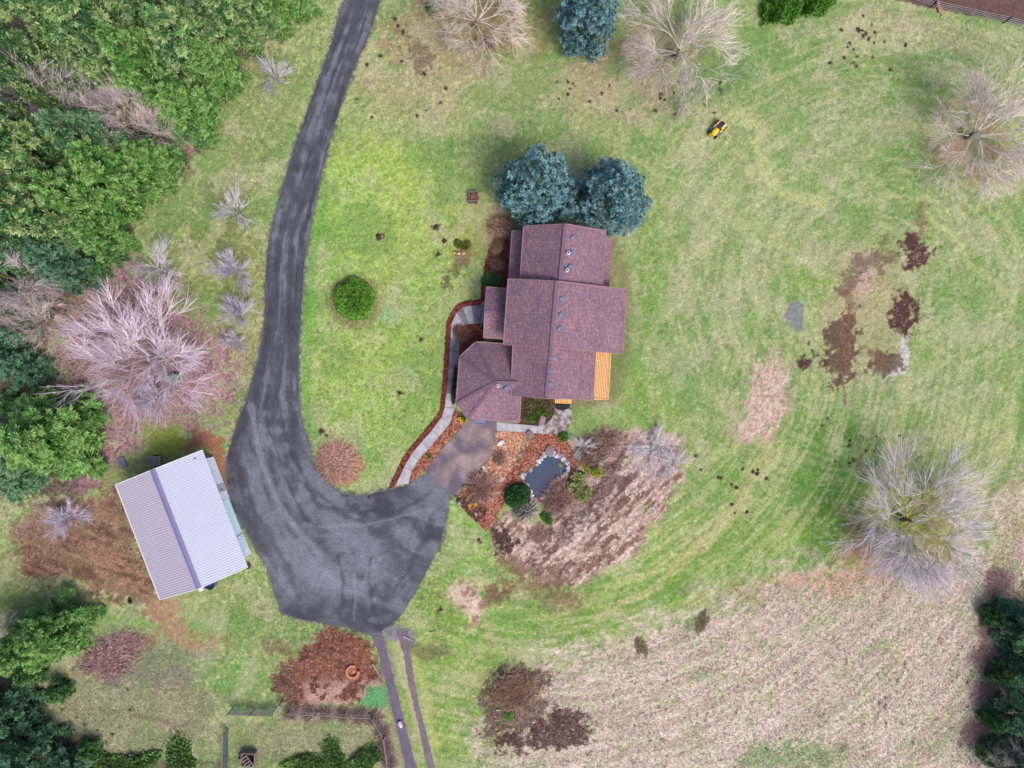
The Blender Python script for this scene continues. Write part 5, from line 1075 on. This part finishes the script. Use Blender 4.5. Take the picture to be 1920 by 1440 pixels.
grass_stuff('lawn_grass', 230000, thin, .17, .05, .34, seed=5)
def inpoly(*ps, soft=22):
    def f(X, Y):
        k = np.zeros(X.shape); nz = (fbm(X/22, Y/22, 4)-.5)*50
        for p in ps: k = np.maximum(k, sst(soft*.5, -soft, psdf(X, Y, p)+nz))
        return k*off_hard(X, Y)
    return f
field_ang = lambda X, Y: np.where((X < 1300) & (Y < 1110), .9, -(np.arctan2(Y-FIELDC[1], X-FIELDC[0])+math.pi/2))
grass_stuff('straw_stalks', 12000, inpoly(FIELD, BERM, PATCH), .34, .05, .25, tint=[(228, 208, 194), (206, 184, 168), (240, 226, 214)], seed=6, box=(880, 660, 1940, 1460), ang=field_ang)
grass_stuff('green_tufts', 30000, inpoly(FIELD, BERM), .26, .12, .35, seed=7, box=(880, 660, 1940, 1460))
grass_stuff('fallen_leaves', 26000, lambda X, Y: np.exp(-((X-270)/130)**2-((Y-700)/110)**2)*1.4*off_hard(X, Y), .14, .03, .3, tint=[(216, 160, 176), (150, 94, 116), (190, 140, 150), (116, 70, 84)], m='chip', seed=8, box=(60, 480, 500, 950))
grass_stuff('leaf_scatter', 9000, lambda X, Y: (np.exp(-((X-1190)/150)**2-((Y-150)/80)**2)+np.exp(-((X-900)/110)**2-((Y-70)/60)**2)+np.exp(-((X-1800)/70)**2-((Y-260)/50)**2)), .12, .03, .3, tint=[(206, 160, 140), (224, 196, 176), (140, 100, 84)], m='chip', seed=9, box=(700, 0, 1940, 420))
grass_stuff('brush_litter', 26000, inpoly(PILE, [(15, 960), (240, 900), (300, 1110), (30, 1090)], [(905, 1250), (1015, 1250), (1114, 1350), (1100, 1400), (905, 1400)]), .26, .08, .4, tint=[(160, 118, 102), (112, 84, 74), (206, 174, 160), (88, 64, 60)], m='chip', seed=10, box=(0, 880, 1130, 1420))
grass_stuff('tall_grass', 24000, inpoly([(430, 1350), (700, 1350), (725, 1440), (430, 1440)], [(80, 1250), (400, 1290), (410, 1440), (140, 1420)], [(170, 1180), (330, 1210), (400, 1300), (220, 1290)]), .30, .05, .35, tint=[(216, 206, 182), (158, 176, 120), (190, 172, 160), (132, 140, 96)], seed=12, box=(60, 1160, 740, 1450))
grass_stuff('forest_litter', 42000, inpoly([(-20, -20), (560, -20), (400, 240), (240, 460), (90, 640), (200, 760), (150, 930), (-20, 960)], [(1940, 1020), (1850, 1180), (1790, 1440), (1940, 1440)]), .34, .28, .4, tint=[(150, 120, 112), (96, 90, 66), (84, 124, 62), (70, 108, 56), (108, 140, 84)], m='chip', seed=13)
grass_stuff('soil_clods', 9000, inpoly(*[p for p, s_ in SOILS]), .16, .10, .4, tint=[(70, 48, 48), (104, 76, 68), (58, 42, 44)], m='chip', seed=14)
# bark chips on the beds
def chips(name, N, polys, tint, seed, z=.085):
    rs = np.random.RandomState(seed); pts = np.concatenate([np.array(p) for p in polys]); X = rs.uniform(pts[:, 0].min(), pts[:, 0].max(), N*8); Y = rs.uniform(pts[:, 1].min(), pts[:, 1].max(), N*8)
    k = np.zeros(len(X), bool)
    for p in polys: k |= psdf(X, Y, p) < -.6
    k &= psdf(X, Y, POND) > 2
    X = X[k][:N]; Y = Y[k][:N]; n = len(X); t = np.array([lin(c) for c in tint])[rs.randint(0, len(tint), n)]*rs.uniform(.65, 1.35, (n, 1))
    a = rs.rand(n)*6.283; L = rs.uniform(.06, .16, n)[:, None]; d = np.stack([np.cos(a), np.sin(a)], 1); s = np.stack([-d[:, 1], d[:, 0]], 1)*.4; P = np.stack([(X-960)*S, (720-Y)*S], 1)
    V = np.empty((n, 4, 3)); V[:, 0, :2] = P-d*L-s*L; V[:, 1, :2] = P+d*L-s*L; V[:, 2, :2] = P+d*L+s*L; V[:, 3, :2] = P-d*L+s*L; V[:, :, 2] = z+rs.uniform(0, .06, (n, 4))
    tag(link(name, npmesh(name, V.reshape(-1, 3), np.arange(4*n).reshape(-1, 4), np.repeat(t, 4, 0), M['chip'], False)), kind='stuff')
chips('bark_chips', 9000, [MULCH, BED_MID], [(184, 118, 96), (146, 88, 74), (208, 146, 120), (108, 66, 58)], 15, .06)
chips('dark_bark_chips', 5000, [BED_NORTH, BED_ENTRY, STRIP_OUT+inner[::-1]], [(128, 66, 58), (96, 48, 46), (152, 86, 70)], 16, .05)
chips('leaf_litter', 5000, [LITTER], [(214, 160, 130), (190, 124, 98), (226, 190, 160), (150, 96, 80)], 17, .06)

# molehills
mb = MB(); mb.dome((0, 0, -.03), .26, 9, 3, squash=(1, 1, .55)); hm = mb.mesh('molehill', M['soil'], True)
for v in hm.vertices: v.co *= 1+rnd.uniform(-.18, .18)
HILLS = {}
for i, (x, y, r_) in enumerate(MARKS):
    if r_ < 2.6 or not (0 < x < 1920 and 0 < y < 1440) or (y > 1225 and x > 1100): continue
    o = link('molehill', hm); w = W(x, y); o.location = (w.x, w.y, gz(x, y)); k = r_*S/.26*rnd.uniform(.6, .9); o.scale = (k, k*rnd.uniform(.8, 1.2), k*.8); o.rotation_euler = (0, 0, rnd.random()*6)
    where = 'in the patch below the top bare tree' if 1000 < x < 1420 and y < 240 else 'near the top right fence' if x > 1450 and y < 200 else 'in the cluster above the mossy bare tree' if x > 1480 and y > 700 else 'in mown grass right of the mound' if x > 1200 and y > 700 else 'in the rough meadow at the lower left' if x < 500 and y > 1200 else 'on the lawn right of the gravel road'
    tag(o, 'dark earthy molehill '+where, 'molehill', 'molehills '+where); HILLS.setdefault(where, []).append((o, x, y, k))
for where, L_ in HILLS.items():
    xs = sorted(h[1] for h in L_); ys = sorted(h[2] for h in L_); ks = sorted(h[3] for h in L_); n_ = len(L_)
    pick = lambda v, arr, names: names[min(len(names)-1, arr.index(v)*len(names)//n_)]
    for o, x, y, k in L_:
        o['label'] = pick(k, ks, ('small', 'broad'))+' dark molehill '+where+', '+pick(y, ys, ('upper', 'mid', 'lower') if n_ > 5 else ('upper', 'lower'))+' '+pick(x, xs, ('left', 'centre left', 'centre right', 'right') if n_ > 8 else ('left', 'right'))+' of them'

# ------------------------------------------------------------------ riding mower
mow = empty('riding_mower', W(1343, 245)+Vector((0, 0, gz(1343, 245))), R(-43)); tag(mow, 'yellow riding mower parked alone on the upper right lawn', 'riding mower')
# local +Y = rear, -Y = front
mb = MB(); mb.dome((0, -.42, .45), .5, 16, 6, squash=(.62, 1.0, .62), pw=.7); mb.build('hood', M['yellow'], mow, smooth=True)
mb = MB(); mb.box((0, .55, .62), (.95, .72, .12), taper=.92); mb.box((-.42, .35, .48), (.14, 1.0, .1)); mb.box((.42, .35, .48), (.14, 1.0, .1)); mb.build('fender', M['yellowpale'], mow, bevel=.03)
mb = MB(); mb.box((0, .38, .78), (.46, .42, .12)); mb.box((0, .62, .92), (.46, .10, .34)); mb.build('seat', M['seat'], mow, bevel=.04)
mb = MB(); ctr = Vector((0, .05, .86))
for i in range(12):
    a = ctr+Vector((math.cos(i*math.pi/6)*.17, math.sin(i*math.pi/6)*.17, 0)); b = ctr+Vector((math.cos((i+1)*math.pi/6)*.17, math.sin((i+1)*math.pi/6)*.17, 0)); mb.tube(a, b, .02, .02, 6)
mb.tube((0, .02, .6), ctr, .025, .025, 6); mb.bar(ctr-Vector((.16, 0, 0)), ctr+Vector((.16, 0, 0)), .03, .02); mb.build('steering_wheel', M['black'], mow)
mb = MB(); mb.box((0, -.95, .38), (.62, .10, .14)); mb.box((0, -.88, .5), (.42, .05, .2), mi=1); mb.build('bumper', [M['yellow'], M['black']], mow, bevel=.02)
mb = MB(); mb.prism([(-.62, -.4), (-.45, -.62), (.45, -.62), (.68, -.35), (.68, .1), (.4, .3), (-.4, .3), (-.62, .1)], .12, .26); mb.build('mower_deck', M['greymetal'], mow, bevel=.02)
for sx, y, r_, w_ in ((-1, -.66, .19, .16), (1, -.66, .19, .16), (-1, .62, .27, .24), (1, .62, .27, .24)):
    x = sx*.46; mb = MB(); mb.tube((x-w_/2, y, r_), (x+w_/2, y, r_), r_, r_, 16); wh = mb.build('wheel', M['black'], mow)
    mb = MB(); mb.tube((x-w_/2-.01, y, r_), (x+w_/2+.01, y, r_), r_*.5, r_*.5, 12); mb.build('rim', M['yellowpale'], wh)

# ------------------------------------------------------------------ small things
def place(name, px, py, rz, label, cat, z=0.0, group=None):
    w = W(px, py); o = empty(name, (w.x, w.y, gz(px, py)+z), rz); return tag(o, label, cat, group)
o = place('wooden_planter', 887.5, 372.5, R(-1), 'small wooden trailer box full of red leaves on the lawn', 'planter box')
mb = MB(); mb.box((0, 0, .2), (.75, .95, .08)); mb.build('base', M['oldwood'], o)
for c, d in (((-.42, .06, .34), (.07, 1.05, .5)), ((.42, .06, .34), (.07, 1.05, .5)), ((0, .57, .34), (.9, .07, .5)), ((0, -.32, .34), (.9, .06, .5)), ((0, -.56, .28), (.9, .06, .3)), ((0, -.44, .28), (.06, .2, .3))):
    mb = MB(); mb.box(c, d); mb.build('side_board', M['oldwood'], o)
mb = MB(); mb.dome((0, .12, .3), .4, 12, 4, squash=(.95, 1.05, .45)); mb.build('leaf_fill', M['mulch'], o)
for x in (-.5, .5):
    mb = MB(); mb.tube((x-.05, 0, .17), (x+.05, 0, .17), .17, .17, 12); mb.build('wheel', M['black'], o)
o = place('utility_box', 330, 709, R(13), 'pale green utility cabinet beneath the big lilac tree', 'utility box')
mb = MB(); mb.box((0, 0, .35), (1.05, .6, .7)); mb.build('cabinet', M['padgreen'], o, bevel=.03)
mb = MB(); mb.box((0, 0, .73), (1.12, .66, .07)); mb.build('lid', M['padgreen'], o, bevel=.02)
mb = MB(); mb.box((-.12, .45, .15), (.3, .2, .3)); mb.build('side_box', M['white'], o)
mb = MB(); mb.box((0, 0, .03), (1.35, .85, .08)); mb.build('pad', M['concrete'], o)
o = place('utility_trailer', 294, 863, R(4), 'small open trailer with weathered tan bed against the barn wall', 'trailer')
mb = MB(); mb.box((0, 0, .45), (1.15, .8, .1)); mb.build('bed', M['oldwood'], o)
for c, d in (((0, .42, .55), (1.2, .05, .25)), ((0, -.42, .55), (1.2, .05, .25)), ((-.6, 0, .55), (.05, .8, .25)), ((.62, 0, .55), (.05, .8, .25))):
    mb = MB(); mb.box(c, d); mb.build('side_board', M['galv'], o)
for y in (-.5, .5):
    mb = MB(); mb.tube((.1, y-.07, .25), (.1, y+.07, .25), .25, .25, 12); mb.build('wheel', M['black'], o)
mb = MB(); mb.tube((.6, 0, .42), (1.15, -.1, .42), .03, .03, 6); mb.build('drawbar', M['greymetal'], o)
o = place('cover_slab', 229, 867, R(18), 'dark grey square slab lying in grass left of the trailer', 'slab')
mb = MB(); mb.box((0, 0, .06), (.85, 1.15, .14)); mb.build('slab', M['ventgrey'] if False else M['greymetal'], o, bevel=.02)
mb = MB(); mb.tube((-.2, 0, .13), (.2, 0, .13), .02, .02, 6); mb.build('handle', M['black'], o)
o = place('water_barrel', 400, 1092, 0, 'open blue grey tank against the lower barn wall', 'barrel')
mb = MB(); mb.tube((0, 0, 0), (0, 0, .9), .5, .52, 20, caps=False); mb.tube((0, 0, 0), (0, 0, .9), .45, .47, 20, caps=False); mb.tube((0, 0, .86), (0, 0, .9), .52, .52, 20, caps=False); mb.build('tank', M['bluebin'], o)
mb = MB(); mb.tube((0, 0, .02), (0, 0, .55), .44, .45, 20); mb.build('water', M['water'], o)
o = place('white_chair', 381, 1102, R(15), 'small white plastic chair beside the blue grey tank', 'chair')
mb = MB(); mb.box((0, 0, .42), (.45, .45, .04)); mb.build('seat', M['white'], o)
mb = MB(); mb.box((0, .22, .66), (.42, .04, .42)); mb.build('backrest', M['white'], o)
for x in (-.2, .2):
    for y in (-.2, .2):
        mb = MB(); mb.tube((x, y, 0), (x, y, .42), .02, .02, 6); mb.build('leg', M['white'], o)
    mb = MB(); mb.bar((x, -.2, .6), (x, .22, .6), .04, .03); mb.build('armrest', M['white'], o)
# rusty pot at barn corner
o = place('rusty_pot', 467, 1060, 0, 'rust brown pot at the lower right corner of the barn', 'pot')
mb = MB(); mb.tube((0, 0, 0), (0, 0, .4), .22, .28, 14, caps=False); mb.tube((0, 0, .38), (0, 0, .42), .31, .31, 14, caps=False); mb.build('pot_wall', M['redwood'], o)
mb = MB(); mb.tube((0, 0, 0), (0, 0, .3), .2, .24, 12); mb.build('soil', M['soil'], o)
o = place('dark_bag', 244, 1127, .4, 'small crumpled black bag on the grass below the dirt', 'bag')
mb = MB(); mb.dome((0, 0, .02), .26, 10, 4, squash=(.9, 1.2, .8)); mb.dome((.06, .22, .05), .14, 8, 3); me = mb.mesh('sack', M['black'])
for v in me.vertices: v.co *= 1+rnd.uniform(-.2, .2)
link('sack', me, o)
# broken play house on the mulch pile
o = place('broken_shell', 663, 1257, R(8), 'broken faded red moulded shell lying on the mulch pile', 'shell')
mb = MB(); seg = 9
pts = [(math.cos(R(60+i*300/seg))*.62, math.sin(R(60+i*300/seg))*.62) for i in range(seg+1)]
for a, b in zip(pts[:-1], pts[1:]): mb.bar((a[0], a[1], .18), (b[0], b[1], .18), .22, .3)
mb.build('rim', M['pinkwood'], o)
mb = MB(); mb.box((0, 0, .06), (.8, .7, .08), .3); mb.build('floor', M['redwood'], o); mb = MB(); mb.dome((.05, 0, .1), .12, 8, 3); mb.build('knob', M['yellow'], o)
# wooden box with ladder-like rack, bucket
o = place('wooden_box', 470, 1417, R(-2), 'open wooden box with a slatted rack on top by the bottom edge', 'box')
for c, d in (((-.68, 0, .4), (.07, 1.25, .8)), ((.68, 0, .4), (.07, 1.25, .8)), ((0, .62, .4), (1.4, .07, .8)), ((0, -.62, .4), (1.4, .07, .8))):
    mb = MB(); mb.box(c, d); mb.build('side_board', M['oldwood'], o)
mb = MB(); mb.box((0, 0, .1), (1.3, 1.2, .1)); mb.build('base', M['black'], o)
o2 = place('slatted_rack', 470, 1421, R(35), 'slatted wooden rack lying across the open wooden box', 'rack', z=.86)
for x in (-.34, .34):
    mb = MB(); mb.bar((x, -.72, 0), (x, .72, 0), .06, .06); mb.build('rail', M['oldwood'], o2)
for i in range(5):
    mb = MB(); mb.bar((-.34, -.6+.3*i, .045), (.34, -.6+.3*i, .045), .11, .025); mb.build('slat', M['oldwood'], o2)
o = place('blue_bucket', 453, 1416, 0, 'round blue bucket left of the wooden box', 'bucket')
mb = MB(); mb.tube((0, 0, 0), (0, 0, .4), .18, .24, 14, caps=False); mb.tube((0, 0, 0), (0, 0, .1), .17, .18, 14); mb.build('pail', M['bluebin'], o)
mb = MB(); mb.tube((0, 0, .12), (0, 0, .2), .19, .19, 12); mb.build('water', M['water'], o)
# garden fence, bottom
def fence(name, pts, h, label, post_gap=2.0, panel=True, rail='oldwood', wires=0, pm='tarp', pr=.06, cat='fence'):
    b0 = W(*pts[0]); o = empty(name, (b0.x, b0.y, gz(*pts[0]))); tag(o, label, cat)
    for p, q in zip(pts[:-1], pts[1:]):
        A_, B_ = W(*p)-b0, W(*q)-b0; ln = (B_-A_).length; n = max(1, round(ln/post_gap))
        for i in range(n+1):
            c = A_.lerp(B_, i/n); mb = MB(); mb.box((c.x, c.y, h/2+.04), (pr*1.6, pr*1.6, h+.14)); mb.build('post', M['oldwood'], o)
        if rail:
            mb = MB(); mb.bar(A_+Vector((0, 0, h)), B_+Vector((0, 0, h)), pr*1.4, pr); mb.build('rail', M[rail], o)
        for i in range(n):
            c, d = A_.lerp(B_, i/n), A_.lerp(B_, (i+1)/n)
            if panel:
                mb = MB(); 
                u = (d-c).normalized(); nn = Vector((u.y, -u.x, 0))*.012
                k = int((d-c).length/.14)
                for j in range(k+1):
                    g = c.lerp(d, j/k); mb.bar(g+Vector((0, 0, .05)), g+Vector((0, 0, h-.04)), .03, .03)
                for j in range(9): mb.bar(c+Vector((0, 0, .08+j*(h-.15)/8)), d+Vector((0, 0, .08+j*(h-.15)/8)), .03, .03)
                mb.build('wire_panel', M[pm], o)
        for k in range(wires):
            mb = MB(); z = h*(k+1)/wires; mb.tube(A_+Vector((0, 0, z)), B_+Vector((0, 0, z)), .018, .018, 5); mb.build('wire', M['galv'], o)
    return o
fence('garden_fence', [(437, 1327), (519, 1330)], 1.5, 'low mesh garden fence with a pale top rail below the mulch pile')
fence('garden_fence', [(429, 1366), (427, 1455)], 1.5, 'grey mesh fence running off the bottom edge left of the wooden box')
fence('garden_gate', [(519, 1330), (532, 1312)], 1.4, 'wire garden gate standing ajar at the end of the mesh fence', rail='galv', post_gap=3, pm='galv', cat='gate')
fence('garden_fence', [(545, 1330), (700, 1338), (722, 1375), (730, 1440)], 1.0, 'sagging wire fence overgrown with dead vines around the garden plot', 2.6, panel=False, wires=2)
fence('wire_fence', [(1655, -20), (1744, 14), (1880, 44), (2040, 84)], 1.1, 'thin wire fence crossing the top right corner', 3.2, panel=False, rail=None, wires=4, pr=.05)
vine = clump_mesh(80, 340, .8, .7, [(206, 180, 168), (176, 148, 138), (226, 204, 192)], .016, .7, bs=.4)
vp = [(548, 1334), (580, 1336), (612, 1337), (645, 1339), (676, 1341), (704, 1346), (718, 1372), (725, 1400), (731, 1428)]
for i, (x, y) in enumerate(vp):
    clump(x, y, vine, ['leftmost dead vine tangle on the wire fence, next to the gate', 'second dead vine tangle from the gate on the wire fence', 'dead vine tangle midway along the upper wire fence', 'dead vine tangle just right of the middle of the upper fence', 'dead vine tangle on the fence below the green patch', 'dead vine tangle on the corner of the wire fence', 'dead vine tangle just below the fence corner', 'dead vine tangle halfway down the fence beside the wheel ruts', 'lowest dead vine tangle on the fence by the bottom edge'][i], 'vine', name='vine', group='dead vines on the garden fence')
# driftwood and stakes
def log(px, py, rz, L, r_, m, label, branches=3, group=None):
    o = place('log', px, py, rz, label, 'log', group=group); rr = random.Random(int(px)); mb = MB(); mb.tube((-L/2, 0, r_), (L/2, 0, r_*.8), r_, r_*.55, 8)
    mb.build('stem', m, o)
    for i in range(branches):
        x = L*rr.uniform(-.2, .48); s_ = rr.choice((-1, 1)); b = MB(); b.tube((x, 0, r_), (x+rr.uniform(.1, .4), s_*L*.22, r_+rr.uniform(0, .2)), r_*.4, r_*.15, 6); b.build('limb', m, o)
log(1757, 10, R(-80), 1.7, .17, M['pinkwood'], 'orange splintered log standing across the top right fence', 4)
log(1771, 27, R(40), 1.0, .05, M['deck'], 'short bright stake leaning by the top right fence', 0)
log(766, 1197, R(-25), 1.2, .10, M['rock'], 'pale grey log lying beside the end of the gravel yard', 1)
log(707, 1258, R(-60), 1.8, .07, M['rock'], 'pale twisted branch between the mulch pile and the ruts', 3)
log(906, 1311, R(32), 1.0, .04, M['galv'], 'thin pale stick poking from the left of the brush pile', 1)
log(935, 1329, R(2), .5, .07, M['rockw'], 'short white board on the brush pile', 0)
log(545, 1252, R(-8), .4, .05, M['rock'], 'tiny pale board on the dark end of the mulch pile', 0)
log(550, 1334, R(5), 1.1, .05, M['rockw'], 'short whitish branch at the end of the garden gate', 3)
log(530, 1388, R(50), 1.0, .03, M['rock'], 'thin grey stick lying in the garden plot', 0)
log(1620, 512, R(10), .8, .06, M['rock'], 'grey stick lying in the torn soil', 1)
log(812, 1184, R(10), .8, .05, M['oldwood'], 'short brown stick in the grass right of the yard end', 0)
log(921, 1207, R(-60), .9, .07, M['oldwood'], 'short brown stake lying on the lower lawn', 0)
# small feature lamp at apron corner
o = place('garden_lamp', 859, 934, 0, 'small black path lamp at the lower corner of the apron', 'lamp')
mb = MB(); mb.tube((0, 0, 0), (0, 0, .5), .03, .03, 8); mb.build('post', M['black'], o); mb = MB(); mb.tube((0, 0, .48), (0, 0, .58), .16, .05, 12); mb.build('shade', M['black'], o)
print('objects', len(bpy.data.objects), 'tris', sum(len(m.loops)-2*len(m.polygons) for m in bpy.data.meshes))
